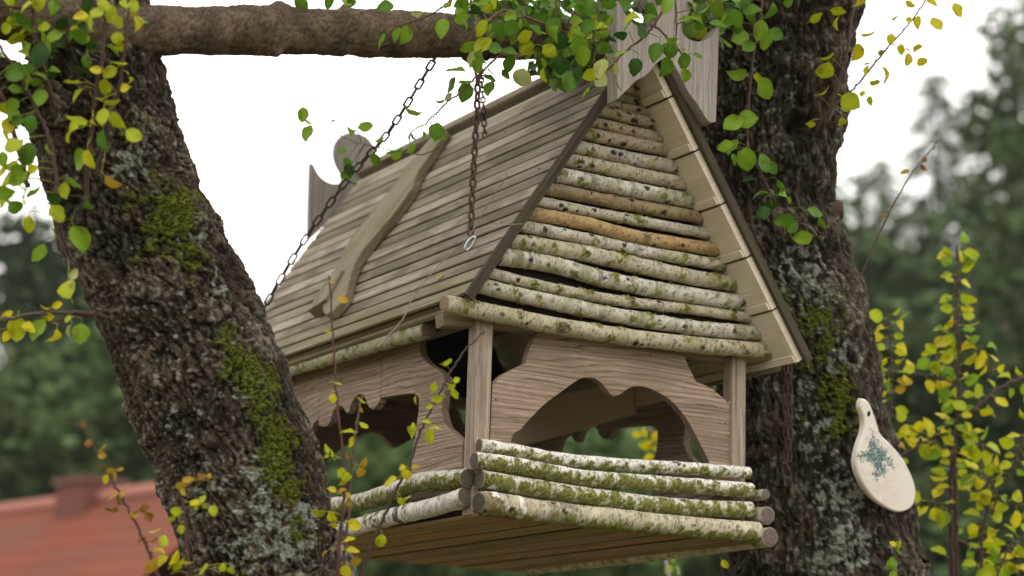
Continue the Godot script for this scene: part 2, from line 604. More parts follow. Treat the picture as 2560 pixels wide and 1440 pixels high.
func forest_tree(kind: String, nm: String, label: String, px: float, top: float, d: float, width: float, sd: int, dens: float, tone: Color) -> void:
	var base := at(px, 1893, d)
	base.y = 0.0
	var H := at(px, top, d).y
	var r := RandomNumberGenerator.new()
	r.seed = sd
	var o := thing(nm, label, "tree", base, "trees in the blurred background")
	var mb := Mb.new()
	var bark := Color(0.07, 0.055, 0.042)
	var lean := Vector3(r.randf_range(-0.3, 0.3), 0, r.randf_range(-0.3, 0.3))
	simple_tube(mb, [Vector3(0, -0.3, 0), Vector3(0, H * 0.3, 0) + lean * 0.4, Vector3(0, H * 0.65, 0) + lean, Vector3(0, H * 0.985, 0) + lean * 0.6], 0.016 * H + 0.05, 0.02, 8, bark, bark)
	var xf: Array = []
	var col: Array = []
	if kind == "spruce":
		var y := H * 0.06
		while y < H * 0.99:
			var t := y / H
			var R := width * 0.5 * pow(1.0 - t, 0.85) + 0.12
			var nbr := 5 + int(5 * (1.0 - t))
			var a0 := r.randf() * TAU
			for k in nbr:
				if r.randf() > dens:
					continue
				var a := a0 + TAU * k / nbr + r.randf_range(-0.3, 0.3)
				var L := R * r.randf_range(0.55, 1.1)
				var dr := Vector3(cos(a), 0, sin(a))
				var tip := Vector3(0, y - L * r.randf_range(0.1, 0.4), 0) + dr * L
				simple_tube(mb, [Vector3(0, y, 0) + lean * 0.8, tip], 0.02 + 0.01 * L, 0.008, 3, bark, bark)
				var m := maxi(2, int(L / 0.28))
				for q in m:
					var f := (q + 0.6) / m
					var p := Vector3(0, y, 0).lerp(tip, f) + lean * 0.8 * (1.0 - f)
					var s := (0.5 + 0.55 * (1.0 - t)) * r.randf_range(0.7, 1.25) * maxf(1.0, H / 15.0)
					var yv := (tip - Vector3(0, y, 0)).normalized().lerp(Vector3(0, -1, 0), r.randf_range(0.0, 0.45)).normalized()
					var zv := (Vector3(0, 1, 0) + Vector3(r.randf_range(-0.7, 0.7), 0, r.randf_range(-0.7, 0.7)))
					zv = (zv - yv * zv.dot(yv)).normalized()
					xf.append(Transform3D(Basis(yv.cross(zv), yv, zv).scaled_local(Vector3.ONE * s), p))
					col.append(tone * (0.65 + 0.7 * r.randf()))
			y += (0.22 + 0.3 * (1.0 - t)) * (H / 15.0) * 0.8
	else:
		var lobes := 16
		for k in lobes:
			var t := 0.22 + 0.74 * (k + r.randf()) / lobes
			var wr := width * 0.5 * sqrt(maxf(0.05, 1.0 - pow((t - 0.5) / 0.55, 2.0)))
			var a := r.randf() * TAU
			var c := Vector3(cos(a), 0, sin(a)) * wr * r.randf_range(0.25, 0.75) + Vector3(0, t * H, 0)
			var lr := width * r.randf_range(0.17, 0.27)
			if c.y + lr * 0.8 > H:
				c.y = H - lr * 0.8
			simple_tube(mb, [Vector3(0, t * H * 0.72, 0) + lean * 0.5, c.lerp(Vector3(0, t * H * 0.8, 0), 0.4), c], 0.05 + 0.004 * H, 0.015, 4, bark, bark)
			var cnt := int(150 * dens)
			var lt := tone * r.randf_range(0.75, 1.3)
			for q in cnt:
				var dv := Vector3(r.randfn(), r.randfn(), r.randfn()).normalized() * pow(r.randf(), 0.45) * lr
				dv.y *= 0.8
				var s := r.randf_range(0.45, 1.05)
				var b := Basis.from_euler(Vector3(r.randf() * TAU, r.randf() * TAU, 0))
				xf.append(Transform3D(b.scaled_local(Vector3.ONE * s), c + dv))
				col.append(lt * (0.7 + 0.6 * r.randf()))
	part("trunk", mb.mesh(), M.far_bark, o)
	var mm := MultiMesh.new()
	mm.transform_format = MultiMesh.TRANSFORM_3D
	mm.use_colors = true
	mm.mesh = M.needle_spray if kind == "spruce" else M.leaf_spray
	mm.instance_count = xf.size()
	for k in xf.size():
		mm.set_instance_transform(k, xf[k])
		mm.set_instance_color(k, col[k])
	var mi := MultiMeshInstance3D.new()
	mi.name = "crown"
	mi.multimesh = mm
	mi.material_override = M.far_leaf
	mi.set_meta("kind", "stuff")
	o.add_child(mi, true)


func build_forest() -> void:
	M.needle_spray = spray_mesh("needle")
	M.leaf_spray = spray_mesh("leaf")
	var dark := Color(0.032, 0.052, 0.019)
	var mid := Color(0.050, 0.082, 0.025)
	var fresh := Color(0.085, 0.145, 0.042)
	var rows := [
		["spruce", "spruce_tree", "tall spruce with a thin spire, highest tree right of the house", 2366.0, 20.0, 66.0, 11.5, 0.95, mid],
		["spruce", "spruce_tree", "second spruce right of the tall spire, half out of the frame", 2585.0, -90.0, 62.0, 9.0, 0.7, mid],
		["spruce", "spruce_tree", "dark spruce just right of the trunk carrying the paddle board", 2215.0, 270.0, 70.0, 12.0, 0.9, mid],
		["spruce", "spruce_tree", "slender spruce between the tall spire and the right edge", 2478.0, 300.0, 72.0, 10.0, 0.8, mid],
		["leafy", "leafy_tree", "thin leaved tree hanging into the top right corner", 2590.0, -220.0, 40.0, 4.6, 0.2, mid],
		["leafy", "leafy_tree", "loose crowned tree with sky gaps beside the bent right trunk", 2150.0, 360.0, 44.0, 5.5, 0.16, mid],
		["leafy", "leafy_tree", "small airy tree close against the bend of the right trunk", 2095.0, 350.0, 36.0, 4.2, 0.22, dark],
		["leafy", "leafy_tree", "airy tree between the two spruces, full of sky gaps", 2300.0, 440.0, 40.0, 5.5, 0.18, dark],
		["leafy", "leafy_tree", "broad tree behind the top of the yellow bush", 2430.0, 480.0, 34.0, 6.0, 0.16, mid],
		["leafy", "leafy_tree", "tall olive tree at the right edge under the hanging foliage", 2590.0, 330.0, 36.0, 4.5, 0.2, mid],
		["leafy", "leafy_tree", "bright green tree low behind the paddle board", 2280.0, 780.0, 28.0, 7.0, 0.7, mid],
		["leafy", "leafy_tree", "dark bushy tree at the right edge behind the yellow bush", 2540.0, 740.0, 27.0, 7.0, 0.8, dark],
		["spruce", "spruce_tree", "faint pale spruce above the roof ridge under the leaves", 1290.0, 175.0, 95.0, 7.0, 0.6, fresh],
		["spruce", "spruce_tree", "small far spruce whose tip shows left of the roof edge", 655.0, 670.0, 70.0, 6.0, 0.8, mid],
		["leafy", "leafy_tree", "dark tree at the far left edge above the red roof", -40.0, 440.0, 40.0, 8.0, 0.5, dark],
		["spruce", "spruce_tree", "spruce with sky gaps left of the mossy trunk", 120.0, 520.0, 48.0, 9.0, 0.8, dark],
		["leafy", "leafy_tree", "bushy dark green tree over the brick chimney", 150.0, 860.0, 34.0, 8.0, 1.0, mid],
		["leafy", "leafy_tree", "mid green tree half hidden by the mossy left trunk", 400.0, 760.0, 36.0, 8.0, 1.0, mid],
		["leafy", "leafy_tree", "low green tree left of the feeder house floor", 620.0, 900.0, 36.0, 7.5, 1.0, fresh],
		["leafy", "leafy_tree", "green tree seen through the left opening of the feeder house", 900.0, 930.0, 30.0, 7.0, 1.0, fresh],
		["leafy", "leafy_tree", "green tree under the front left corner of the feeder house", 1180.0, 930.0, 31.0, 7.5, 1.0, fresh],
		["leafy", "leafy_tree", "green tree seen through the arched front opening", 1480.0, 900.0, 30.0, 7.5, 1.0, fresh],
		["leafy", "leafy_tree", "green tree behind the right post of the feeder house", 1760.0, 880.0, 32.0, 7.5, 1.0, mid],
		["leafy", "leafy_tree", "dark tree hidden mostly behind the right pear trunk", 2020.0, 700.0, 38.0, 7.0, 0.4, dark],
	]
	var k := 0
	for w in rows:
		forest_tree(w[0], w[1], w[2], w[3], w[4], w[5], w[6], 300 + k, w[7], w[8])
		k += 1


func build_far_woods() -> void:
	# the wood's edge behind everything, one mass that nobody could count
	var r := RandomNumberGenerator.new()
	r.seed = 2024
	var xs: Array = []
	var cs: Array = []
	for k in 90:
		var a := deg_to_rad(lerpf(-95.0, 80.0, (k + r.randf()) / 90.0) - 31.0)
		var d := r.randf_range(72, 105)
		var b := Vector3(cam_o.x + sin(-a) * d, 0, cam_o.z - cos(a) * d)
		var h := r.randf_range(11.0, 16.5) * d / 85.0
		var tone := Color(0.03, 0.045, 0.02).lerp(Color(0.055, 0.08, 0.03), r.randf())
		for q in 80:
			var t := pow(r.randf(), 0.8)
			var w := 3.4 * sqrt(1.0 - t * 0.92)
			xs.append(Transform3D(Basis.from_euler(Vector3(r.randf() * TAU, r.randf() * TAU, 0)).scaled_local(Vector3.ONE * r.randf_range(1.4, 2.6)), b + Vector3(r.randfn() * w * 0.6, 0.5 + t * h, r.randfn() * w * 0.6)))
			cs.append(tone * r.randf_range(0.7, 1.3))
	var mm := MultiMesh.new()
	mm.transform_format = MultiMesh.TRANSFORM_3D
	mm.use_colors = true
	mm.mesh = M.leaf_spray
	mm.instance_count = xs.size()
	for k in xs.size():
		mm.set_instance_transform(k, xs[k])
		mm.set_instance_color(k, cs[k])
	var mi := MultiMeshInstance3D.new()
	mi.name = "far_woods"
	mi.multimesh = mm
	mi.material_override = M.far_leaf
	mi.set_meta("kind", "stuff")
	mi.set_meta("label", "dark blurred wood edge low behind all the other trees")
	mi.set_meta("category", "woods")
	add_child(mi, true)


func build_far_house() -> void:
	# a low house with a red roof; only its roof and chimney rise into the frame
	var a := at(-700, 1432, 29.5)
	var b := at(640, 1212, 20.0)
	a.y = b.y
	var o := thing("red_roofed_house", "house with a faded red roof and brick chimney, blurred at lower left", "house", Vector3(b.x, 0, b.z))
	var along := (b - a).normalized()
	var across := along.cross(Vector3.UP).normalized()
	if across.dot(cam_o - b) < 0.0:
		across = -across
	var L := a.distance_to(b)
	var top := Vector3(0, b.y, 0)
	var drop := 2.3
	var run := 2.6
	var dn := (across * run - Vector3(0, drop, 0)).normalized()
	var slope := Vector2(run, drop).length()
	var nrm := (across * drop + Vector3(0, run, 0)).normalized()
	for side in [1.0, -1.0]:
		var d2: Vector3 = (across * run * side - Vector3(0, drop, 0)).normalized()
		var n2: Vector3 = (across * drop * side + Vector3(0, run, 0)).normalized()
		for k in 12:
			var W := slope / 12.0
			var mb := Mb.new()
			var P := PackedVector3Array()
			var C := PackedColorArray()
			for j in 2:
				for i in 40:
					var p: Vector3 = top - along * (L * i / 39.0) + d2 * (W * (k + j * 1.12)) + n2 * (0.005 * j + 0.05)
					P.append(p)
					var t := nb.get_noise_3d(i * 0.13, k * 0.16, 2.0 + side)
					C.append(Color(0.165, 0.040, 0.023).lerp(Color(0.100, 0.044, 0.030), clampf(0.5 + t * 1.8, 0.0, 1.0)).lerp(Color(0.19, 0.066, 0.042), clampf(0.2 + nb.get_noise_3d(i * 0.06, k * 0.08, 9.0), 0.0, 0.5)))
			mb.grid(P, C, 40, 2, false, side > 0.0)
			part("roof_tile_row", mb.mesh(), M.tile, o)
	var rc := Mb.new()
	simple_tube(rc, [top + Vector3(0, 0.06, 0), top + Vector3(0, 0.06, 0) - along * L], 0.1, 0.1, 10, Color(0.30, 0.125, 0.10), Color(0.30, 0.125, 0.10))
	part("ridge_tile", rc.mesh(), M.tile, o)
	var wl := flat_mat(Color(0.5, 0.45, 0.36), 0.9)
	var mid := top - along * (L / 2.0)
	var wh := b.y - drop
	board(o, "wall", wl, Vector3(mid.x, wh / 2.0, mid.z) , along, Vector3.UP, L - 0.6, wh, run * 2.0 - 0.6)
	var ch := at(150, 1275, 22.0)
	var q := (ch - b).dot(-along)
	var cp := top - along * q
	var red := flat_mat(Color(0.135, 0.048, 0.036), 0.9)
	var cm := board(o, "chimney", red, cp + Vector3(0, -0.04, 0), along, Vector3.UP, 0.60, 0.52, 0.5)
	board(cm, "chimney_cap", flat_mat(Color(0.13, 0.058, 0.05), 0.9), Vector3(0, 0.30, 0), Vector3.RIGHT, Vector3.UP, 0.66, 0.08, 0.56)


# ---------------------------------------------------------------- the two old trees
func bark_tube(ctr: Array, rad: Array, nv: int, nu: int, sd: int, furrow: float, moss: Array, lichen: Array, tuft: Array, flake: Array, dark: float, dens := 1.0, pits := []) -> ArrayMesh:
	# centres and radii at the ends of equal stretches; moss and lichen: [centre, radius]; tuft and flake collect [place, normal]
	var r := RandomNumberGenerator.new()
	r.seed = sd
	var c: Array = catmull(ctr, nv)
	var rr: Array = catmull(rad, nv)
	var fr := frames(c, cam_b.z)
	var P := PackedVector3Array()
	var C := PackedColorArray()
	P.resize(nv * nu)
	C.resize(nv * nu)
	var s := 0.0
	var crackc := Color(0.008, 0.0065, 0.005)
	for j in nv:
		if j > 0:
			s += c[j].distance_to(c[j - 1])
		var X: Vector3 = fr[j][0]
		var Y: Vector3 = fr[j][1]
		var R: float = rr[j]
		for k in nu:
			var a := TAU * k / nu
			var ca := cos(a)
			var sa := sin(a)
			var d := X * ca + Y * sa
			var p: Vector3 = c[j] + d * R
			var q := Vector3(ca * R, sa * R, s)
			var wob := nb.get_noise_3dv(q * 9.0 + Vector3(sd, 0, 0))
			var q2 := q + Vector3(wob, -wob, wob * 1.5) * (0.012 + 0.045 * furrow)
			var fine := nb.get_noise_3d(q.x * 110.0, q.y * 110.0, q.z * maxf(16.0, 115.0 * furrow))
			var r1 := absf(nb.get_noise_3d(q2.x * 20.0 + sd, q2.y * 20.0, q2.z * 20.0 * furrow))
			var r2 := absf(nb.get_noise_3d(q2.x * 52.0, q2.y * 52.0 + sd, q2.z * 52.0 * (furrow + 0.08)))
			var cell := na.get_noise_3d(q2.x * 70.0 + sd, q2.y * 70.0, q2.z * 70.0 * (furrow + 0.12)) + 1.0
			var crack := sst(0.0, 0.15, r1)
			var ck2 := sst(0.0, 0.13, r2) * 0.6 + 0.4 * sst(0.02, 0.3, cell)
			var mid := nb.get_noise_3dv(q * 5.0 + Vector3(7, sd, 0))
			var h := 0.0095 * crack + 0.0042 * ck2 + 0.004 * fine + 0.028 * mid * R / 0.17 - 0.008
			for b in pits:
				var e: float = p.distance_to(b[0]) / b[1]
				if e < 2.5:
					h += b[2] * (0.35 * exp(-pow(e - 1.25, 2.0) * 5.0) - 1.0 * exp(-e * e * 1.6)) * (1.0 + 0.8 * fine)
			# moss and lichen
			var mw := 0.0
			for b in moss:
				var e: float = 1.0 - p.distance_to(b[0]) / b[1]
				if e > 0.0:
					mw = maxf(mw, minf(1.0, e * 1.6) * b[2])
			var lw := 0.0
			for b in lichen:
				var e: float = 1.0 - p.distance_to(b[0]) / b[1]
				if e > 0.0:
					lw = maxf(lw, minf(1.0, e * 2.0) * b[2])
			var n2 := 0.7 * nb.get_noise_3dv(q * 11.0 + Vector3(0, 40, sd)) + 0.7 * nb.get_noise_3dv(q * 38.0 + Vector3(0, 40, sd))
			var n3 := nb.get_noise_3dv(q * 34.0 + Vector3(90, 4, sd))
			var mm := sst(0.0, 0.34, n2 + mw * 0.95 - 0.60 + 0.3 * fine - 0.12 * (1.0 - crack))
			var ll := sst(0.0, 0.16, n3 + lw * 0.72 - 0.62 + 0.25 * fine) * (1.0 - mm)
			var pl := clampf(0.42 + 0.9 * fine + 0.45 * mid + 0.25 * (ck2 - 0.6), 0.0, 1.0)
			var plate := Color(0.024, 0.0185, 0.0135).lerp(Color(0.195, 0.160, 0.122), pl * pl * 1.25) * dark
			var warmn := nc.get_noise_3dv(q * 14.0)
			plate = plate.lerp(Color(0.075, 0.052, 0.035) * dark, clampf(warmn, 0.0, 0.7))
			# grey crusts in flecks everywhere
			plate = plate.lerp(Color(0.30, 0.29, 0.245) * dark, sst(0.27, 0.5, nb.get_noise_3dv(q * 48.0 + Vector3(5, 5, sd)) + 0.3 * mid) * 0.8)
			var col := crackc.lerp(plate, crack * 0.75 * ck2 + 0.25 * ck2)
			if ll > 0.0:
				var lt := 0.65 + 0.5 * nc.get_noise_3dv(q * 160.0) + 0.3 * fine
				col = col.lerp(Color(0.29, 0.315, 0.265) * lt, ll * 0.9)
				h += 0.004 * ll * (0.6 + nc.get_noise_3dv(q * 120.0))
			if mm > 0.0:
				var mt := clampf(0.5 + 0.9 * nc.get_noise_3dv(q * 130.0) + 0.8 * fine, 0.0, 1.0)
				col = col.lerp(Color(0.024, 0.028, 0.005).lerp(Color(0.118, 0.132, 0.016), mt), mm * 0.94)
				h = lerpf(h, h * 0.45 + 0.004 + 0.006 * mt + 0.003 * n2, mm)
			var pp: Vector3 = p + d * h
			P[j * nu + k] = pp
			C[j * nu + k] = col
			if (cam_o - p).dot(d) > -0.4:
				if mm > 0.6 and r.randf() < 0.22 * dens:
					tuft.append([pp, d])
				if ll > 0.8 and r.randf() < 0.06 * dens:
					flake.append([pp, d])
	var mb := Mb.new()
	mb.grid(P, C, nu, nv, true)
	return mb.mesh()


func scatter(nm: String, parent: Node3D, list: Array, mesh: Mesh, mat: Material, s0: float, s1: float, c0: Color, c1: Color, sd: int) -> void:
	if list.is_empty():
		return
	var r := RandomNumberGenerator.new()
	r.seed = sd
	var mm := MultiMesh.new()
	mm.transform_format = MultiMesh.TRANSFORM_3D
	mm.use_colors = true
	mm.mesh = mesh
	mm.instance_count = list.size()
	for k in list.size():
		var n: Vector3 = (list[k][1] + Vector3(r.randf_range(-0.45, 0.45), r.randf_range(-0.3, 0.5), r.randf_range(-0.45, 0.45))).normalized()
		var x := n.cross(Vector3(r.randf_range(-1, 1), r.randf_range(-1, 1), r.randf_range(-1, 1))).normalized()
		mm.set_instance_transform(k, Transform3D(Basis(x, n, x.cross(n)).scaled_local(Vector3.ONE * r.randf_range(s0, s1)), list[k][0]))
		mm.set_instance_color(k, c0.lerp(c1, r.randf()))
	var mi := MultiMeshInstance3D.new()
	mi.name = nm
	mi.multimesh = mm
	mi.material_override = mat
	mi.set_meta("kind", "stuff")
	parent.add_child(mi, true)


func tuft_mesh() -> ArrayMesh:
	var mb := Mb.new()
	var r := RandomNumberGenerator.new()
	r.seed = 12
	for k in 7:
		var a := r.randf() * TAU
		var b := Vector3(cos(a), 0, sin(a)) * r.randf_range(0.1, 0.45)
		var t := b * r.randf_range(1.2, 2.2) + Vector3(0, r.randf_range(0.6, 1.0), 0)
		var w := Vector3(-sin(a), 0, cos(a)) * 0.14
		mb.face([b - w, b + w, t], Vector3(cos(a), 0.6, sin(a)).normalized(), [Vector2(), Vector2(), Vector2()])
	return mb.mesh()


func flake_mesh() -> ArrayMesh:
	var mb := Mb.new()
	var P := PackedVector3Array()
	var C := PackedColorArray()
	for j in 3:
		for k in 11:
			var a := -TAU * k / 11
			var q := 0.05 + 0.5 * j * (0.75 + 0.35 * sin(a * 3.0 + 1.0) + 0.2 * sin(a * 5.0))
			P.append(Vector3(cos(a) * q, 0.05 + 0.14 * j * j * (0.5 + 0.5 * sin(a * 4.0)), sin(a) * q))
			C.append(Color(1, 1, 1) * (0.7 + 0.2 * j))
	mb.grid(P, C, 11, 3, true, true)
	return mb.mesh()


func px_path(rows: Array) -> Array:
	# rows of [x, y, depth]
	var out := []
	for q in rows:
		out.append(at(q[0], q[1], q[2]))
	return out


func crown(o: Node3D, places: Array, count: int, sd: int) -> void:
	# the tree's leaves above the frame; they keep the light from straight overhead off the house
	var r := RandomNumberGenerator.new()
	r.seed = sd
	var limbs := Mb.new()
	for q in places:
		simple_tube(limbs, [q[2] - o.position, q[2].lerp(q[0], 0.5) + Vector3(0, 0.1, 0) - o.position, q[0] - o.position], 0.05, 0.012, 8, Color(0.06, 0.048, 0.04), Color(0.07, 0.05, 0.045), 0.3)
	part("limb", limbs.mesh(), M.bark, o)
	var xs: Array = []
	while xs.size() < count:
		var q: Array = places[r.randi() % places.size()]
		var p: Vector3 = q[0] + Vector3(r.randfn() * q[1], r.randfn() * q[1] * 0.45, r.randfn() * q[1])
		var v := cam_b.inverse() * (p - cam_o)
		if v.z < 0.0 and absf(v.x / -v.z) < 0.34 and v.y / -v.z < 0.158:
			continue
		xs.append(p - o.position)
	var mm := MultiMesh.new()
	mm.transform_format = MultiMesh.TRANSFORM_3D
	mm.use_colors = true
	mm.mesh = leaf_meshes[1]
	mm.instance_count = count
	for k in count:
		var b := Basis.from_euler(Vector3(r.randf_range(-1.2, 1.2), r.randf() * TAU, r.randf_range(-0.6, 0.6)))
		mm.set_instance_transform(k, Transform3D(b.scaled_local(Vector3.ONE * r.randf_range(0.045, 0.068)), xs[k]))
		mm.set_instance_color(k, Color(0.05, 0.10, 0.018).lerp(Color(0.17, 0.24, 0.03), r.randf()))
	var mi := MultiMeshInstance3D.new()
	mi.name = "crown"
	mi.multimesh = mm
	mi.material_override = M.crown_leaf
	mi.set_meta("kind", "stuff")
	o.add_child(mi, true)


func build_left_tree() -> Node3D:
	M.tuft = tuft_mesh()
	M.flake = flake_mesh()
	var c := px_path([[150, -420, 4.75], [185, -210, 4.72], [215, 0, 4.7], [245, 200, 4.7], [282, 400, 4.7], [345, 570, 4.7], [425, 730, 4.7], [495, 900, 4.7], [555, 1060, 4.7], [610, 1230, 4.7], [662, 1420, 4.7], [705, 1620, 4.7]])
	var rad := []
	for w in [130.0, 140, 150, 166, 176, 186, 190, 193, 194, 192, 188, 190]:
		rad.append(w * 4.7 / F)
	var foot: Vector3 = c[c.size() - 1]
	foot = Vector3(foot.x + 0.12, 0.0, foot.z)
	var o := thing("pear_tree", "old leaning pear tree at left, bark patched with green moss and grey lichen", "tree", foot)
	for k in c.size():
		c[k] -= foot
	var moss := []
	for q in [[430, 520, 0.13, 1.0], [395, 600, 0.10, 1.0], [470, 640, 0.08, 1.0], [340, 300, 0.08, 0.7], [390, 470, 0.08, 0.8], [665, 950, 0.11, 1.15], [610, 930, 0.08, 1.0], [720, 1090, 0.12, 1.15], [695, 1150, 0.11, 1.1], [740, 1210, 0.09, 1.1], [700, 1020, 0.08, 1.1], [560, 850, 0.06, 0.8], [730, 1000, 0.06, 1.0], [760, 1320, 0.08, 0.7], [620, 1420, 0.08, 0.6], [600, 790, 0.05, 0.8], [470, 700, 0.05, 0.7]]:
		moss.append([at(q[0], q[1], 4.55) - foot, q[2], q[3]])
	var lich := []
	for q in [[330, 410, 0.07, 0.9], [400, 370, 0.05, 0.8], [505, 580, 0.07, 0.9], [560, 690, 0.07, 0.8], [450, 780, 0.12, 0.42], [660, 1190, 0.09, 1.0], [690, 1130, 0.06, 1.0], [760, 1310, 0.11, 1.1], [700, 1330, 0.10, 1.0], [600, 1380, 0.08, 0.9], [640, 1250, 0.07, 0.9], [790, 1400, 0.07, 0.9], [470, 1040, 0.08, 0.5], [480, 900, 0.07, 0.45], [600, 980, 0.06, 0.6], [520, 1250, 0.08, 0.45]]:
		lich.append([at(q[0], q[1], 4.55) - foot, q[2], q[3]])
	var tuft := []
	var flake := []
	var pits := []
	for q in [[552, 1125, 0.035, 0.035], [515, 1110, 0.02, 0.02], [480, 668, 0.03, 0.028], [545, 655, 0.03, 0.025], [170, 505, 0.035, 0.03], [340, 930, 0.02, 0.015], [660, 985, 0.025, 0.03], [300, 370, 0.02, 0.015], [165, 245, 0.03, 0.02], [590, 1180, 0.018, 0.018], [440, 840, 0.016, 0.012], [700, 1080, 0.02, 0.02]]:
		pits.append([at(q[0], q[1], 4.55) - foot, q[2], q[3]])
	var t := part("trunk", bark_tube(c, rad, 760, 330, 17, 0.34, moss, lich, tuft, flake, 0.84, 1.0, pits), M.bark, o)
	var low := [c[c.size() - 2], c[c.size() - 1], (c[c.size() - 1] + Vector3(0.0, 0.0, 0.0)) * 0.5, Vector3(0, -0.15, 0)]
	part("trunk_base", bark_tube(low, [0.172, 0.178, 0.21, 0.30], 120, 130, 18, 0.5, [], [], [], [], 1.0), M.bark, o)
	scatter("moss", o, tuft, M.tuft, M.moss, 0.002, 0.006, Color(0.025, 0.032, 0.005), Color(0.155, 0.168, 0.017), 5)
	scatter("lichen", o, flake, M.flake, M.moss, 0.003, 0.0062, Color(0.16, 0.18, 0.155), Color(0.34, 0.365, 0.315), 6)
	var lc := px_path([[230, 330, 4.66], [140, 280, 4.6], [60, 235, 4.55], [-60, 170, 4.5], [-260, 40, 4.4]])
	for k in lc.size():
		lc[k] -= foot
	part("limb", bark_tube(lc, [0.075, 0.062, 0.055, 0.05, 0.04], 130, 90, 19, 0.5, [], [], [], [], 0.9), M.bark, o)
	var up: Vector3 = at(150, -420, 4.75)
	crown(o, [[up + Vector3(-0.5, 0.9, -0.3), 0.75, up], [up + Vector3(0.7, 1.0, 0.2), 0.7, up], [up + Vector3(-0.2, 0.8, 0.8), 0.7, up], [up + Vector3(0.5, 1.1, -0.9), 0.8, up], [up + Vector3(1.2, 1.2, -0.2), 0.7, up]], 3600, 61)
	return o


func build_right_tree() -> Node3D:
	var d := 6.0
	var c := px_path([[1960, -330, d], [1948, -170, d], [1930, 0, d], [1922, 190, d], [1914, 380, d], [1914, 540, d], [1945, 700, d], [1985, 850, d], [2008, 1000, d], [2038, 1190, d], [2066, 1420, d], [2090, 1640, d]])
	var rad := []
	for w in [245.0, 235, 222, 190, 174, 172, 184, 194, 196, 210, 236, 262]:
		rad.append(w * d / F)
	var foot: Vector3 = c[c.size() - 1]
	foot = Vector3(foot.x + 0.05, 0.0, foot.z)
	var o := thing("pear_tree", "thick dark pear tree behind the feeder house at right, deeply furrowed bark", "tree", foot)
	for k in c.size():
		c[k] -= foot
	var moss := []
	for q in [[2050, 820, 0.12, 0.95], [2030, 880, 0.10, 0.9], [2090, 1000, 0.13, 1.0], [2110, 1050, 0.10, 1.0], [2150, 760, 0.05, 0.8], [1960, 740, 0.06, 0.6], [2100, 930, 0.07, 0.8]]:
		moss.append([at(q[0], q[1], d - 0.22) - foot, q[2], q[3]])
	var lich := []
	for q in [[2010, 680, 0.14, 0.9], [2080, 700, 0.12, 0.8], [2100, 900, 0.10, 0.9], [2000, 1000, 0.12, 0.65], [2040, 1080, 0.12, 0.8], [2100, 1230, 0.12, 1.0], [2110, 1360, 0.13, 1.0], [2060, 1400, 0.10, 1.0], [1930, 900, 0.11, 0.5], [1850, 150, 0.10, 0.5], [1950, 240, 0.1, 0.4], [2140, 880, 0.08, 0.9], [2190, 1300, 0.1, 0.5]]:
		lich.append([at(q[0], q[1], d - 0.22) - foot, q[2], q[3]])
	var tuft := []
	var flake := []
	var pits := []
	for q in [[1985, 320, 0.04, 0.035], [2030, 300, 0.03, 0.03], [2010, 260, 0.025, 0.02], [1930, 700, 0.03, 0.02], [2100, 1180, 0.03, 0.03], [1960, 1240, 0.03, 0.025]]:
		pits.append([at(q[0], q[1], d - 0.2) - foot, q[2], q[3]])
	part("trunk", bark_tube(c, rad, 640, 330, 47, 0.13, moss, lich, tuft, flake, 0.74, 0.8, pits), M.bark, o)
	var n := c.size()
	part("trunk_base", bark_tube([c[n - 2], c[n - 1], c[n - 1] * 0.5, Vector3(0, -0.15, 0)], [0.28, 0.30, 0.36, 0.48], 120, 130, 48, 0.14, [], [], [], [], 0.85), M.bark, o)
	scatter("moss", o, tuft, M.tuft, M.moss, 0.003, 0.007, Color(0.03, 0.03, 0.006), Color(0.12, 0.11, 0.015), 7)
	scatter("lichen", o, flake, M.flake, M.moss, 0.0035, 0.0075, Color(0.13, 0.155, 0.135), Color(0.28, 0.305, 0.27), 8)
	for q in [[2085, 525, 0.06, 0.05], [2180, 1130, 0.03, 0.04], [2150, 765, 0.03, 0.03]]:
		var p: Vector3 = at(q[0], q[1], d - 0.02) - foot
		var mb := Mb.new()
		simple_tube(mb, [p - cam_b.x * 0.09, p - cam_b.x * 0.02, p + cam_b.x * q[3] * 0.5], q[2], q[2] * 0.45, 14, Color(0.05, 0.04, 0.03), Color(0.08, 0.06, 0.045), 0.4)
		part("bark_knob", mb.mesh(), M.bark, o)
	var up: Vector3 = at(2000, -330, d)
	crown(o, [[up + Vector3(-0.7, 0.9, 0.5), 0.75, up], [up + Vector3(0.6, 1.0, 0.3), 0.7, up], [up + Vector3(-1.2, 1.0, -0.4), 0.8, up], [up + Vector3(0.1, 1.3, -0.6), 0.8, up], [up + Vector3(-0.5, 1.2, 1.2), 0.7, up]], 3600, 62)
	return o


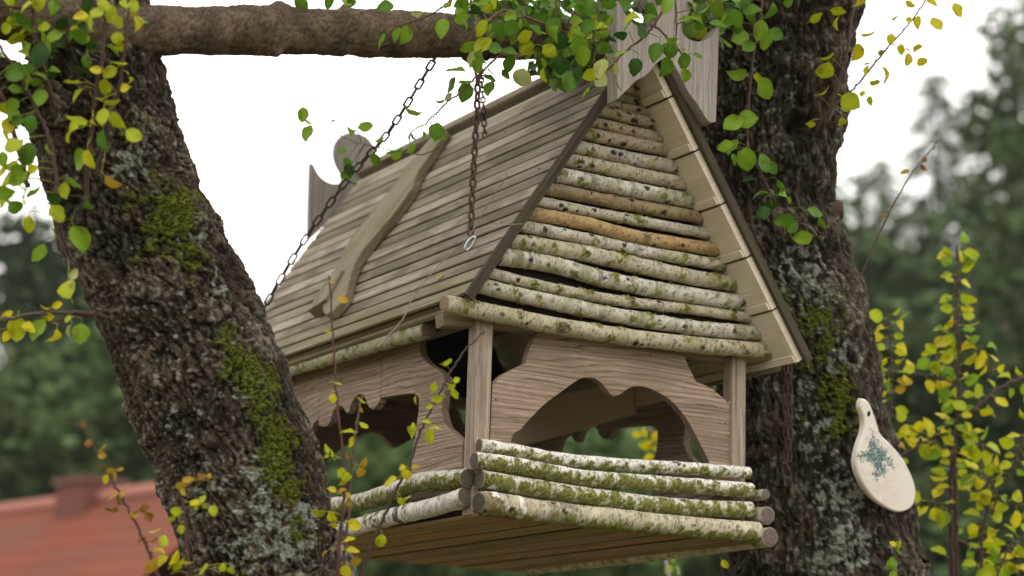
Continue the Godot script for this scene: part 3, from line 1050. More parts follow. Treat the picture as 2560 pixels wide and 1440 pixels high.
func build_beam() -> void:
	var pts := [at(-420, -20, 4.35), at(300, 70, 4.63), at(700, 76, 4.95), at(1200, 92, 5.4), at(1800, 112, 6.05)]
	var c: Array = catmull(pts, 420)
	var root_p: Vector3 = pts[0]
	var fr := frames(c, cam_b.z)
	var nu := 72
	var P := PackedVector3Array()
	var C := PackedColorArray()
	var knots := [[at(690, 128, 4.9), 0.03], [at(862, 140, 5.05), 0.03], [at(700, 26, 4.95), 0.03], [at(345, 95, 4.58), 0.03], [at(860, 22, 5.1), 0.02]]
	for j in c.size():
		for k in nu:
			var a := TAU * k / nu
			var d: Vector3 = fr[j][0] * cos(a) + fr[j][1] * sin(a)
			var R := 0.0575 + 0.003 * nc.get_noise_1d(j * 0.01)
			var p: Vector3 = c[j] + d * R
			var fine := nb.get_noise_3dv(p * 90.0)
			var mid := nb.get_noise_3dv(p * 12.0)
			var fl := na.get_noise_3d(a * 3.2, float(j) * 0.11 + 0.8 * mid, 4.0) + 1.0
			var h := 0.0026 * fine + 0.005 * mid + 0.0018 * sst(0.03, 0.25, fl)
			var dk := 0.0
			for q in knots:
				var e: float = p.distance_to(q[0]) / q[1]
				h += 0.016 * exp(-e * e * 2.2)
				dk = maxf(dk, exp(-e * e * 7.0))
			var t := clampf(0.45 + 0.7 * mid + 0.9 * fine, 0.0, 1.0)
			var col := Color(0.060, 0.043, 0.031).lerp(Color(0.17, 0.125, 0.088), t)
			col = col.lerp(Color(0.06, 0.045, 0.036), clampf(1.4 * nb.get_noise_3dv(p * 7.0 + Vector3(9, 9, 9)), 0.0, 0.55))
			col = col.lerp(Color(0.028, 0.021, 0.016), (1.0 - sst(0.0, 0.12, fl)) * 0.6)
			P.append(p + d * h - root_p)
			C.append(col.lerp(Color(0.19, 0.16, 0.14), dk * 0.5))
	var mb := Mb.new()
	mb.grid(P, C, nu, c.size(), true)
	var o := thing("log_beam", "round brown log laid across between the two trees, carrying the chains", "beam", root_p)
	part("log", mb.mesh(), M.bark, o)
	for q in [[1175, 52, 5.32], [1187, 96, 5.31]]:
		var w := Mb.new()
		var ce: Vector3 = at(1188, 92, 5.38) - root_p
		var ax: Vector3 = (pts[3] - pts[2]).normalized()
		var X := ax.cross(Vector3.UP).normalized()
		var Y := X.cross(ax).normalized()
		var ring := []
		for k in 25:
			var a := TAU * k / 24
			ring.append(ce + (X * cos(a) + Y * sin(a)) * 0.067 + ax * (0.012 if q[1] > 60 else -0.006))
		simple_tube(w, ring, 0.006, 0.006, 6, Color(0.05, 0.035, 0.03), Color(0.05, 0.035, 0.03))
		part("chain_wrap", w.mesh(), M.rust, o)


# ---------------------------------------------------------------- the feeder house
func birch(pts: Array, r0: float, r1: float, sd: int, opt := {}) -> ArrayMesh:
	# a birch branch with cut ends. opt: tone, moss (0..1), mdir, knots [[t, px of view turn]], bands, bend
	var r := RandomNumberGenerator.new()
	r.seed = sd
	var L := 0.0
	for k in pts.size() - 1:
		L += pts[k].distance_to(pts[k + 1])
	var nv := maxi(24, int(L / 0.0032))
	var nu := 30
	var c: Array = catmull(pts, nv)
	var fr := frames(c, Vector3(0.12, 0.98, 0.16))
	var tone: Color = opt.get("tone", Color(0.56, 0.53, 0.46))
	var mossv: float = opt.get("moss", 0.2)
	var mdir: Vector3 = opt.get("mdir", Vector3(-0.2, -0.35, 1.0)).normalized()
	var warm: float = opt.get("warm", 0.3)
	var bands: float = opt.get("bands", 0.0)
	var rough: float = opt.get("rough", 0.5)
	var knots := []
	for k in int(opt.get("knots", 4)):
		knots.append([r.randf_range(0.04, 0.96) * L, r.randf_range(-1.3, 1.1), r.randf_range(0.005, 0.011)])
	for q in opt.get("nails", []):
		knots.append([q * L, 0.15, 0.008])
	var P := PackedVector3Array()
	var C := PackedColorArray()
	var s := 0.0
	var view := Vector3(-0.45, -0.1, 0.9).normalized()
	for j in nv:
		if j > 0:
			s += c[j].distance_to(c[j - 1])
		var t := float(j) / (nv - 1)
		var rad := lerpf(r0, r1, t) * (1.0 + 0.05 * nb.get_noise_2d(s * 9.0, sd))
		var b0 := sst(0.12, 0.4, nb.get_noise_2d(s * 16.0, sd + 5.5))
		for k in nu:
			var a := TAU * k / nu
			var d: Vector3 = fr[j][0] * cos(a) + fr[j][1] * sin(a)
			var p: Vector3 = c[j] + d * rad
			var q := Vector3(d.x * rad, d.y * rad, d.z * rad)
			var fine := nb.get_noise_3dv(p * 130.0 + Vector3(sd, 0, 0))
			var mid := nb.get_noise_3dv(p * 24.0 + Vector3(0, sd, 0))
			var av: float = fr[j][0].dot(view)
			var ang := wrapf(a - atan2(fr[j][1].dot(view), av), -PI, PI)
			var h := 0.0008 * fine * rough + 0.0012 * mid
			var col := tone * (0.9 + 0.35 * mid + 0.12 * fine)
			# warmer and duller where the white skin has weathered
			col = col.lerp(Color(0.40, 0.325, 0.22), clampf(warm + 0.8 * nb.get_noise_3dv(p * 10.0 + Vector3(3, sd, 1)), 0.0, 1.0) * 0.75)
			# lenticels: short dark dashes round the branch
			var ln := nc.get_noise_3d(a * 1.6 + sd, s * 330.0, sd * 0.37)
			var gate := nc.get_noise_3d(a * 1.1, s * 45.0, sd * 1.3)
			col = col.lerp(Color(0.085, 0.07, 0.05), sst(0.46, 0.66, ln + 0.4 * gate) * 0.85)
			var sp := nc.get_noise_3dv(p * 240.0)
			col = col.lerp(Color(0.12, 0.10, 0.07), sst(0.5, 0.75, sp) * 0.45)
			if opt.has("peel"):
				var pe := sst(0.1, 0.16, nb.get_noise_2d(s * 24.0, 7.0) + 0.25 * nc.get_noise_3dv(p * 40.0) - 0.9 * sst(0.25, 0.45, t))
				col = col.lerp(Color(0.68, 0.67, 0.64), pe * 0.9)
				h += 0.0012 * pe
			# dark rough bands
			var bd := sst(0.35, 0.6, b0 * (0.75 + 0.9 * nb.get_noise_2d(a * 0.9 + sd, s * 9.0))) * bands
			col = col.lerp(Color(0.10, 0.085, 0.06) * (0.8 + 0.8 * fine), bd)
			h += bd * (0.0015 + 0.002 * fine)
			# knots and nail heads
			for kn in knots:
				var e := Vector2((s - kn[0]) / kn[2], (ang - kn[1]) * rad / (kn[2] * 0.8)).length() + 0.5 * fine
				if e < 2.6:
					var w := 1.0 - sst(0.75, 1.15, e)
					col = col.lerp(Color(0.022, 0.018, 0.014), w)
					h += 0.002 * exp(-pow(e - 1.1, 2.0) * 3.0) - 0.002 * w
			for kn in opt.get("big", []):
				var e := Vector2((s - kn[0] * L) / kn[2], (ang - kn[1]) * rad / (kn[2] * 0.62)).length() + 0.25 * fine
				if e < 2.0:
					h += 0.0035 * exp(-pow(e - 1.0, 2.0) * 9.0)
					col = col.lerp(Color(0.05, 0.035, 0.025), exp(-pow(e - 0.85, 2.0) * 22.0))
					col = col.lerp(Color(0.14, 0.105, 0.075) * (0.8 + 0.5 * sin(e * 22.0)), 1.0 - sst(0.55, 0.75, e))
			# moss and algae
			if mossv > 0.0:
				var lean := d.dot(mdir)
				var n20 := nb.get_noise_3dv(p * (26.0 if opt.has("lim") else 19.0) + Vector3(sd * 2.0, 0, 50))
				var n75 := nb.get_noise_3dv(p * 85.0)
				var m: float
				var al: float
				if opt.has("lim"):
					m = sst(0.0, 0.22, 1.0 * n20 + 0.7 * n75 + (lean - opt.lim) * 0.8)
					al = sst(-0.3, 0.3, n20 + lean - opt.lim) * 0.45
				else:
					m = sst(0.0, 0.10, n20 + 0.3 * n75 + mossv * 0.5 - 0.50 + 0.04 * lean)
					al = sst(-0.25, 0.5, nb.get_noise_3dv(p * 9.0 + Vector3(0, sd, 0)) + 0.4 * n20 + mossv - 0.55 + 0.15 * lean) * 0.5
				var mt := clampf(0.5 + 1.2 * fine + 0.6 * sp, 0.0, 1.0)
				col = col.lerp(Color(0.23, 0.235, 0.085), al)
				col = col.lerp(Color(0.050, 0.062, 0.010).lerp(Color(0.205, 0.215, 0.035), mt), m * 0.92)
				h += m * (0.0012 + 0.002 * mt)
				if opt.has("tufts") and m > 0.75 and r.randf() < 0.16 and d.dot(view) > -0.2:
					opt.tufts.append([p + d * h, d])
			P.append(p + d * h)
			C.append(col)
	var mb := Mb.new()
	mb.grid(P, C, nu, nv, true)
	# cut ends with growth rings
	var ring: Color = opt.get("cut", Color(0.13, 0.098, 0.08))
	for e in 2:
		var jj: int = 0 if e == 0 else nv - 1
		var ax: Vector3 = -fr[jj][2] if e == 0 else fr[jj][2]
		var EP := PackedVector3Array()
		var EC := PackedColorArray()
		for q in 9:
			for k in nu:
				var f := 1.0 - q / 8.0
				var o: Vector3 = P[jj * nu + k] - c[jj]
				EP.append(c[jj] + o * maxf(f, 0.01) + ax * (0.0025 * sst(1.0, 0.85, f) + 0.0007 * nc.get_noise_3dv(o * f * 400.0)))
				var rg := 0.75 + 0.3 * sin(f * 26.0 + 2.0 * nc.get_noise_3dv(o * f * 60.0)) + 0.25 * nc.get_noise_3dv(o * f * 250.0)
				var cc := ring * rg
				if q == 0:
					cc = Color(0.30, 0.26, 0.2)
				EC.append(cc)
		mb.grid(EP, EC, nu, 9, true, e == 0)
	return mb.mesh()


func build_house() -> void:
	var o := thing("bird_feeder_house", "rustic wooden bird feeder house with birch log gable, plank roof and arched openings", "bird feeder", G)
	var X := Vector3.RIGHT
	var Y := Vector3.UP
	var Z := Vector3.BACK
	var tufts := []
	# --- floor: planks along z
	for k in 8:
		var w := 0.112
		board(o, "floor_plank", [M.floor, M.floor2, M.floor, M.floor3][k % 4], Vector3(-0.015 + w * (k + 0.5), -0.026 + 0.0015 * (k % 3), -0.60), Z, X, 1.25 + 0.012 * (k % 3), w - 0.008 - 0.002 * (k % 2), 0.009)
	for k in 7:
		board(o, "floor_gap_shade", M.dark_wood_and_shade, Vector3(-0.015 + 0.112 * (k + 1), -0.0245, -0.60), Z, X, 1.24, 0.0085, 0.0105)  # near-black strips paint the shade between the floor planks
	board(o, "floor_shade_sheet", M.dark_wood_and_shade, Vector3(0.433, -0.013, -0.60), Z, X, 1.24, 0.885, 0.012)  # added dark layer over the planks, so their gaps look shaded
	# --- corner posts
	for q in [[0.0, 0.0], [0.803, 0.0], [0.0, -1.21], [0.803, -1.21]]:
		board(o, "corner_post", M.post, Vector3(q[0] + 0.006, 0.225, q[1] - 0.022), Y, X, 0.50, 0.046, 0.044)
	# --- arched panels
	var arch := [Vector2(0.036, 0.0), Vector2(0.039, 0.291), Vector2(0.045, 0.309), Vector2(0.064, 0.332), Vector2(0.09, 0.349), Vector2(0.136, 0.375), Vector2(0.14, 0.396), Vector2(0.151, 0.427), Vector2(0.174, 0.465), Vector2(0.618, 0.475), Vector2(0.633, 0.454), Vector2(0.645, 0.431), Vector2(0.672, 0.391), Vector2(0.709, 0.384), Vector2(0.747, 0.367), Vector2(0.778, 0.346), Vector2(0.786, 0.33), Vector2(0.786, 0.0), Vector2(0.735, 0.0), Vector2(0.732, 0.145), Vector2(0.719, 0.178), Vector2(0.692, 0.22), Vector2(0.64, 0.29), Vector2(0.587, 0.333), Vector2(0.529, 0.354), Vector2(0.485, 0.358), Vector2(0.457, 0.35), Vector2(0.425, 0.328), Vector2(0.409, 0.321), Vector2(0.397, 0.325), Vector2(0.371, 0.349), Vector2(0.346, 0.361), Vector2(0.329, 0.361), Vector2(0.301, 0.355), Vector2(0.247, 0.316), Vector2(0.194, 0.275), Vector2(0.154, 0.235), Vector2(0.125, 0.203), Vector2(0.098, 0.171), Vector2(0.09, 0.0)]
	var ap := smooth_poly(arch, 4)
	part("front_arch_panel", prism(ap, Vector3(0, 0, -0.010), X, Y, Z, 0.024, 0.0015, false, Vector2(0.1, 0.05)), M.arch, o)
	part("back_arch_panel", prism(ap, Vector3(0, 0, -1.215), X, Y, Z, 0.024, 0.0015, false, Vector2(0.05, 0.0)), M.arch, o)
	# side panels, three boards each: outline in (z, y), mirrored about the middle
	var leg := [Vector2(-0.105, 0.02), Vector2(-0.104, 0.172), Vector2(-0.13, 0.184), Vector2(-0.161, 0.202), Vector2(-0.19, 0.219), Vector2(-0.206, 0.238), Vector2(-0.216, 0.257), Vector2(-0.219, 0.271), Vector2(-0.213, 0.3), Vector2(-0.212, 0.335), Vector2(-0.222, 0.363), Vector2(-0.255, 0.38), Vector2(-0.293, 0.396), Vector2(-0.32, 0.412), Vector2(-0.339, 0.427), Vector2(-0.352, 0.443), Vector2(-0.36, 0.485), Vector2(-0.566, 0.485), Vector2(-0.566, 0.345), Vector2(-0.511, 0.342), Vector2(-0.431, 0.337), Vector2(-0.369, 0.328), Vector2(-0.347, 0.312), Vector2(-0.345, 0.285), Vector2(-0.355, 0.236), Vector2(-0.366, 0.184), Vector2(-0.37, 0.131), Vector2(-0.372, 0.02)]
	var mid := [Vector2(-0.569, 0.485), Vector2(-0.569, 0.346), Vector2(-0.58, 0.332), Vector2(-0.591, 0.322), Vector2(-0.603, 0.318), Vector2(-0.616, 0.319), Vector2(-0.639, 0.331), Vector2(-0.656, 0.352), Vector2(-0.673, 0.366), Vector2(-0.69, 0.371), Vector2(-0.71, 0.37), Vector2(-0.739, 0.356), Vector2(-0.752, 0.335), Vector2(-0.763, 0.326), Vector2(-0.775, 0.331), Vector2(-0.787, 0.342), Vector2(-0.803, 0.352), Vector2(-0.825, 0.355), Vector2(-0.851, 0.347), Vector2(-0.866, 0.328), Vector2(-0.873, 0.315), Vector2(-0.89, 0.307), Vector2(-0.911, 0.306), Vector2(-0.935, 0.313), Vector2(-0.948, 0.33), Vector2(-0.948, 0.485)]
	var far := [Vector2(-0.951, 0.485), Vector2(-0.951, 0.333), Vector2(-0.98, 0.322), Vector2(-1.01, 0.30), Vector2(-1.02, 0.24), Vector2(-1.02, 0.02), Vector2(-1.19, 0.02), Vector2(-1.19, 0.485)]
	for side in 2:
		var x := 0.012 if side == 0 else 0.806
		var nz := -X if side == 0 else X
		for q in [leg, mid, far]:
			part("side_panel_board", prism(smooth_poly(q, 3), Vector3(x, 0, 0), Z, Y, nz, 0.022, 0.0015, false, Vector2(0.75, 0.05 + rng.randf() * 0.02)), M.arch, o)
	for q in [[0.052, 0.10], [0.050, 0.27], [0.772, 0.12], [0.770, 0.29], [0.30, 0.44], [0.52, 0.445]]:
		var nl := Mb.new()
		simple_tube(nl, [Vector3(q[0], q[1], -0.0105), Vector3(q[0], q[1], -0.0085), Vector3(q[0], q[1], -0.0083)], 0.0028, 0.0004, 7, Color(0.03, 0.02, 0.016), Color(0.03, 0.02, 0.016))
		part("nail", nl.mesh(), M.bark, o)
	# --- top plates round the walls and the pale boards inside
	board(o, "top_plate", M.post, Vector3(0.405, 0.478, -0.055), X, Y, 0.84, 0.03, 0.04)
	board(o, "top_plate", M.post, Vector3(0.405, 0.478, -1.17), X, Y, 0.84, 0.03, 0.04)
	board(o, "top_plate", M.moss_wood, Vector3(0.035, 0.50, -0.62), Z, Y, 1.20, 0.045, 0.03)
	board(o, "top_plate", M.post, Vector3(0.772, 0.50, -0.62), Z, Y, 1.20, 0.045, 0.03)
	var inner := board(o, "inner_board", M.inner, Vector3(0.782, 0.43, -0.80), Vector3(0, 0.04, 1), Y, 0.70, 0.145, 0.018)
	for q in [-0.25, -0.02, 0.19]:
		var nail := Mb.new()
		simple_tube(nail, [Vector3(q, 0.02, 0.009), Vector3(q + 0.012, 0.021, 0.011), Vector3(q + 0.024, 0.02, 0.0095)], 0.004, 0.002, 6, Color(0.02, 0.02, 0.02), Color(0.02, 0.02, 0.02))
		part("nail", nail.mesh(), M.bark, inner, Transform3D(Basis.from_euler(Vector3(PI, 0, 0)), Vector3.ZERO))
	board(o, "inner_board", M.inner, Vector3(0.782, 0.45, -0.36), Z, Y, 0.16, 0.12, 0.018)
	# --- roof
	var A := Vector3(0.41, 1.278, 0)
	for side in 2:
		var E := Vector3(-0.095, 0.51, 0) if side == 0 else Vector3(0.950, 0.470, 0)
		var es := (E - A).normalized()
		var nn := Vector3(es.y, -es.x, 0) if side == 0 else Vector3(-es.y, es.x, 0)
		if nn.y < 0.0:
			nn = -nn
		var SL := A.distance_to(E)
		var nb_ := 19
		for k in nb_:
			var w := SL / nb_
			var sc := (k + 0.5) * w
			var gap := 0.0095 if k % 2 == 0 else 0.0068
			var zf := (0.058 if side == 0 else 0.130) + rng.randf_range(-0.002, 0.002)
			var zb := -1.555 + rng.randf_range(-0.008, 0.008)
			var mat: Material = [M.roof, M.roof2, M.roof, M.roof3, M.roof2, M.roof, M.roof3][k % 7]
			if k >= nb_ - 2:
				mat = M.moss_wood
			var b := board(o, "roof_board", mat, A + es * sc + nn * (-0.006 + rng.randf_range(-0.0012, 0.0012)) + Z * ((zf + zb) / 2.0), Z, es, zf - zb, w - gap, 0.010)
			b.rotate_object_local(Vector3.RIGHT, rng.randf_range(-0.035, 0.035))
			if side == 0 and k % 2 == 1:
				for zz in [-0.02, -0.45, -1.1, -1.45]:
					var nl := Mb.new()
					var np: Vector3 = A + es * sc + Z * (zz + rng.randf_range(-0.01, 0.01)) - nn * 0.001
					simple_tube(nl, [np, np + nn * 0.0012, np + nn * 0.0016], 0.0032, 0.0005, 7, Color(0.035, 0.022, 0.016), Color(0.035, 0.022, 0.016))
					part("nail", nl.mesh(), M.bark, o)
		# pale tongued boards under them, seen where the roof juts out
		var nsh := 6
		for k in nsh:
			var w2 := (SL - 0.02) / nsh
			var zf2 := 0.04 if side == 0 else 0.126
			board(o, "sheathing_board", M.cream if side == 1 else M.floor3, A + es * (w2 * (k + 0.5) + 0.012) + nn * (-0.034 if side == 1 else -0.022) + Z * ((zf2 - 1.53) / 2.0), Z, es, zf2 + 1.53, w2 - (0.005 if side == 1 else -0.002), 0.020 if side == 1 else 0.016)
			if side == 0:
				continue
			var lip := board(o, "sheathing_tongue", M.cream, A + es * (w2 * (k + 1.0) - 0.004) + nn * (-0.0475) + Z * ((zf2 - 1.53) / 2.0), Z, es, zf2 + 1.525, 0.022, 0.006)
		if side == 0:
			board(o, "added_gap_sheet", M.dark_wood_and_shade, A + es * (SL / 2.0) + nn * (-0.0125) + Z * -0.75, Z, es, 1.57, SL - 0.01, 0.002)  # added near-black sheet, paints the groove shadow between the roof boards
		else:
			board(o, "added_gap_sheet", M.edge, A + es * (SL / 2.0) + nn * (-0.0185) + Z * -0.695, Z, es, 1.65, SL - 0.01, 0.011)
		# dark weathered strip that closes the plank ends
		board(o, "roof_edge_strip", M.edge, A + es * (SL / 2.0) + nn * (-0.014 if side == 0 else -0.013) + Z * (0.066 if side == 0 else 0.136), es, nn, SL + 0.004, 0.027 if side == 0 else 0.026, 0.010)
		# eave strip under the lowest board
		board(o, "eave_strip", M.moss_wood, E + nn * (-0.036) - es * 0.012 + Z * -0.75, Z, es, 1.57, 0.030, 0.016)
	board(o, "ridge_board", M.roof, A + Vector3(-0.004, 0.008, -0.75), Z, Vector3(0.45, 0.9, 0), 1.6, 0.03, 0.03)
	# wavy batten lying on the left slope: outline in (z, distance from the ridge)
	var es0 := (Vector3(-0.095, 0.51, 0) - A).normalized()
	var n0 := Vector3(es0.y, -es0.x, 0)
	if n0.y < 0.0:
		n0 = -n0
	var bat := smooth_poly([Vector2(-0.99, 0.03), Vector2(-1.015, 0.13), Vector2(-1.02, 0.25), Vector2(-1.045, 0.36), Vector2(-1.05, 0.46), Vector2(-1.00, 0.58), Vector2(-0.955, 0.66), Vector2(-0.86, 0.77), Vector2(-0.79, 0.82), Vector2(-0.735, 0.828), Vector2(-0.72, 0.77), Vector2(-0.81, 0.66), Vector2(-0.855, 0.57), Vector2(-0.835, 0.47), Vector2(-0.815, 0.38), Vector2(-0.828, 0.30), Vector2(-0.868, 0.24), Vector2(-0.88, 0.16), Vector2(-0.892, 0.04)], 4, 0.4)
	part("roof_batten", prism(bat, A + n0 * 0.029, Z, es0, n0, 0.029, 0.003, true, Vector2(0.2, 3.2)), M.moss_wood, o)
	var blk := board(o, "batten_stub", M.moss_wood, A + es0 * 0.715 + n0 * 0.022 + Z * -0.893, es0 + Z * 0.35, Z, 0.135, 0.085, 0.036)
	blk.set_meta("label", "short broken batten end")
	# dark slot cut in the batten
	# --- gables: dark board behind, birch logs in front
	for gz in [-0.004, -1.20]:
		part("gable_board", prism(PackedVector2Array([Vector2(-0.04, 0.485), Vector2(0.865, 0.485), Vector2(0.415, 1.195)]), Vector3(0, 0, gz), X, Y, Z, 0.016), M.dark_wood_and_shade, o)
	var tan_c := Color(0.42, 0.34, 0.235)
	var whi := Color(0.56, 0.53, 0.465)
	var gold := Color(0.42, 0.285, 0.13)
	var brown := Color(0.24, 0.165, 0.095)
	var logs := [
		[[[-0.128, 0.486], [0.06, 0.479], [0.198, 0.474], [0.424, 0.475], [0.68, 0.485], [0.944, 0.503]], 0.0225, {"tone": Color(0.46, 0.41, 0.30), "moss": 0.40, "warm": 0.45, "knots": 7, "big": [[0.315, 0.2, 0.021], [0.865, 0.5, 0.010], [0.93, 0.8, 0.014]], "mdir": Vector3(0, -1, 0.2), "cut": Color(0.3, 0.2, 0.12)}, 0.030],
		[[[-0.10, 0.548], [0.05, 0.541], [0.196, 0.535], [0.357, 0.529], [0.618, 0.529], [0.915, 0.547]], 0.0205, {"tone": whi, "moss": 0.50, "warm": 0.12, "bands": 0.5, "nails": [0.12, 0.9, 0.66]}, 0.026],
		[[[-0.06, 0.586], [0.163, 0.574], [0.389, 0.570], [0.64, 0.580], [0.88, 0.586]], 0.0145, {"tone": tan_c.lerp(whi, 0.5), "moss": 0.36, "nails": [0.1, 0.95]}, 0.022],
		[[[-0.03, 0.630], [0.10, 0.634], [0.199, 0.633], [0.355, 0.620], [0.555, 0.616], [0.864, 0.621]], 0.0225, {"tone": whi, "moss": 0.42, "warm": 0.1, "bands": 0.6, "nails": [0.1, 0.96]}, 0.026],
		[[[0.01, 0.675], [0.255, 0.679], [0.446, 0.673], [0.644, 0.667], [0.834, 0.672]], 0.0215, {"tone": tan_c.lerp(whi, 0.6), "moss": 0.50, "nails": [0.08, 0.96]}, 0.026],
		[[[0.04, 0.722], [0.254, 0.720], [0.486, 0.715], [0.802, 0.718]], 0.0165, {"tone": whi, "moss": 0.36, "bands": 0.4, "nails": [0.1, 0.93]}, 0.022],
		[[[0.07, 0.759], [0.286, 0.760], [0.445, 0.750], [0.77, 0.759]], 0.0185, {"tone": gold, "moss": 0.0, "warm": 0.0, "knots": 2, "big": [[0.55, -0.1, 0.011]], "nails": [0.93]}, 0.025],
		[[[0.09, 0.797], [0.317, 0.795], [0.735, 0.798]], 0.0145, {"tone": whi * 0.95, "moss": 0.32, "nails": [0.12, 0.95]}, 0.022],
		[[[0.12, 0.834], [0.40, 0.834], [0.715, 0.839]], 0.0180, {"tone": brown, "moss": 0.15, "warm": 0.2, "knots": 6, "rough": 2.0}, 0.024],
		[[[0.15, 0.876], [0.415, 0.876], [0.695, 0.880]], 0.0215, {"tone": whi, "moss": 0.28, "warm": 0.1, "bands": 0.55, "nails": [0.14, 0.9]}, 0.026],
		[[[0.19, 0.922], [0.42, 0.922], [0.662, 0.925]], 0.0195, {"tone": tan_c.lerp(whi, 0.3), "moss": 0.30, "nails": [0.1, 0.93]}, 0.025],
		[[[0.215, 0.963], [0.42, 0.962], [0.637, 0.969]], 0.0190, {"tone": Color(0.47, 0.43, 0.38), "moss": 0.14, "nails": [0.13, 0.95]}, 0.024],
		[[[0.25, 1.005], [0.42, 1.006], [0.606, 1.008]], 0.0180, {"tone": tan_c, "moss": 0.08, "nails": [0.12, 0.93]}, 0.024],
		[[[0.275, 1.040], [0.42, 1.038], [0.578, 1.037]], 0.0165, {"tone": tan_c * 0.95, "moss": 0.05, "nails": [0.15, 0.85]}, 0.023],
		[[[0.30, 1.077], [0.42, 1.075], [0.556, 1.074]], 0.0165, {"tone": tan_c * 0.9, "moss": 0.05, "nails": [0.25, 0.9], "knots": 6}, 0.023],
		[[[0.325, 1.104], [0.42, 1.102], [0.535, 1.100]], 0.0135, {"tone": tan_c * 0.75, "moss": 0.1, "rough": 3.0}, 0.021],
		[[[0.345, 1.128], [0.43, 1.128], [0.522, 1.126]], 0.0135, {"tone": tan_c * 0.7, "moss": 0.12, "rough": 3.0}, 0.019],
		[[[0.365, 1.160], [0.43, 1.161], [0.498, 1.158]], 0.0205, {"tone": Color(0.40, 0.31, 0.17), "moss": 0.1, "rough": 4.0, "knots": 3, "nails": [0.45]}, 0.022],
	]
	var sd := 100
	for q in logs:
		var pts := []
		for w in q[0]:
			var lx: float = 0.41 + 0.022 - (1.278 - 0.012 - w[1] - 0.6 * q[1]) * 0.6576
			pts.append(Vector3(maxf(w[0], lx) if sd > 100 else w[0], w[1], q[3] - 0.004))
		var op: Dictionary = q[2]
		if float(op.moss) > 0.3:
			op.tufts = tufts
		part("birch_log", birch(pts, q[1], q[1] * 0.97, sd, op), M.birch, o)
		sd += 1
	# the back gable only needs a few logs to read from the side
	for k in 12:
		var y := 0.50 + 0.055 * k
		var hw := (1.20 - y) / 1.52 - 0.01
		part("birch_log", birch([Vector3(0.415 - hw, y, -1.232), Vector3(0.415 + hw, y + 0.005, -1.232)], 0.022, 0.021, 160 + k, {"tone": whi, "moss": 0.3, "knots": 2}), M.birch, o)
	# small wedge under the left end of the lowest gable log
	board(o, "wedge", M.moss_wood, Vector3(-0.055, 0.468, -0.045), Vector3(1, 0.12, 0.1), Y, 0.09, 0.04, 0.05)
	# --- railing logs
	var rail := {"tone": Color(0.73, 0.70, 0.65), "moss": 0.60, "lim": 0.72, "warm": 0.0, "mdir": Vector3(-0.05, -0.6, 0.8), "tufts": tufts, "knots": 4}
	var bare := {"tone": Color(0.50, 0.45, 0.33), "moss": 0.42, "warm": 0.35, "bands": 0.55, "lim": 0.62, "mdir": Vector3(0, -1, 0.15), "tufts": tufts, "knots": 5, "big": [[0.955, 0.4, 0.02]], "peel": true}
	var rails := [
		[[[-0.017, 0.143], [0.076, 0.141], [0.218, 0.133], [0.435, 0.139], [0.64, 0.150], [0.818, 0.157]], 0.0165, rail, 0.030],
		[[[-0.033, 0.104], [0.077, 0.103], [0.272, 0.092], [0.436, 0.096], [0.64, 0.104], [0.821, 0.110]], 0.0205, {"tone": Color(0.73, 0.70, 0.65), "moss": 0.84, "lim": 0.38, "warm": 0.0, "mdir": Vector3(-0.05, -0.6, 0.8), "tufts": tufts, "knots": 4}, 0.036],
		[[[-0.016, 0.060], [0.115, 0.053], [0.382, 0.044], [0.606, 0.045], [0.819, 0.058]], 0.0225, {"tone": Color(0.66, 0.62, 0.54), "moss": 0.68, "lim": 0.52, "warm": 0.1, "mdir": Vector3(0.05, -0.4, 0.9), "tufts": tufts, "knots": 5, "big": [[0.155, 0.0, 0.014]]}, 0.036],
		[[[-0.018, 0.002], [0.06, 0.000], [0.169, -0.006], [0.383, -0.006], [0.607, -0.006], [0.834, 0.000]], 0.0270, bare, 0.048],
	]
	sd = 130
	for q in rails:
		var pts := []
		for w in q[0]:
			pts.append(Vector3(w[0], w[1], q[3]))
		part("railing_log", birch(pts, q[1], q[1] * 0.96, sd, q[2]), M.birch, o)
		sd += 1
	# left side logs run back along z
	var lefts := [
		[[Vector3(-0.028, 0.064, 0.0), Vector3(-0.030, 0.070, -0.10), Vector3(-0.030, 0.078, -0.24), Vector3(-0.03, 0.064, -0.42), Vector3(-0.03, 0.056, -0.60), Vector3(-0.03, 0.060, -0.80), Vector3(-0.03, 0.06, -1.2)], 0.0235, {"tone": whi, "moss": 0.52, "lim": 0.45, "warm": 0.05, "bands": 0.5, "mdir": Vector3(-0.4, -0.8, 0), "tufts": tufts}],
		[[Vector3(-0.030, 0.019, -0.005), Vector3(-0.032, 0.010, -0.09), Vector3(-0.032, 0.004, -0.20), Vector3(-0.032, 0.000, -0.36), Vector3(-0.03, -0.008, -0.55), Vector3(-0.03, -0.020, -0.75), Vector3(-0.03, -0.03, -1.2)], 0.0235, {"tone": Color(0.68, 0.66, 0.61), "moss": 0.2, "warm": 0.0, "bands": 0.95, "mdir": Vector3(-0.3, 0.8, 0), "knots": 6}],
		[[Vector3(-0.042, 0.470, -0.215), Vector3(-0.043, 0.473, -0.40), Vector3(-0.042, 0.478, -0.62), Vector3(-0.042, 0.49, -1.2)], 0.0215, {"tone": Color(0.42, 0.40, 0.29), "moss": 0.55, "warm": 0.2, "cut": Color(0.20, 0.13, 0.09)}],
	]
	for q in lefts:
		part("railing_log" if sd < 136 else "eave_log", birch(q[0], q[1], q[1] * 0.95, sd, q[2]), M.birch, o)
		sd += 1
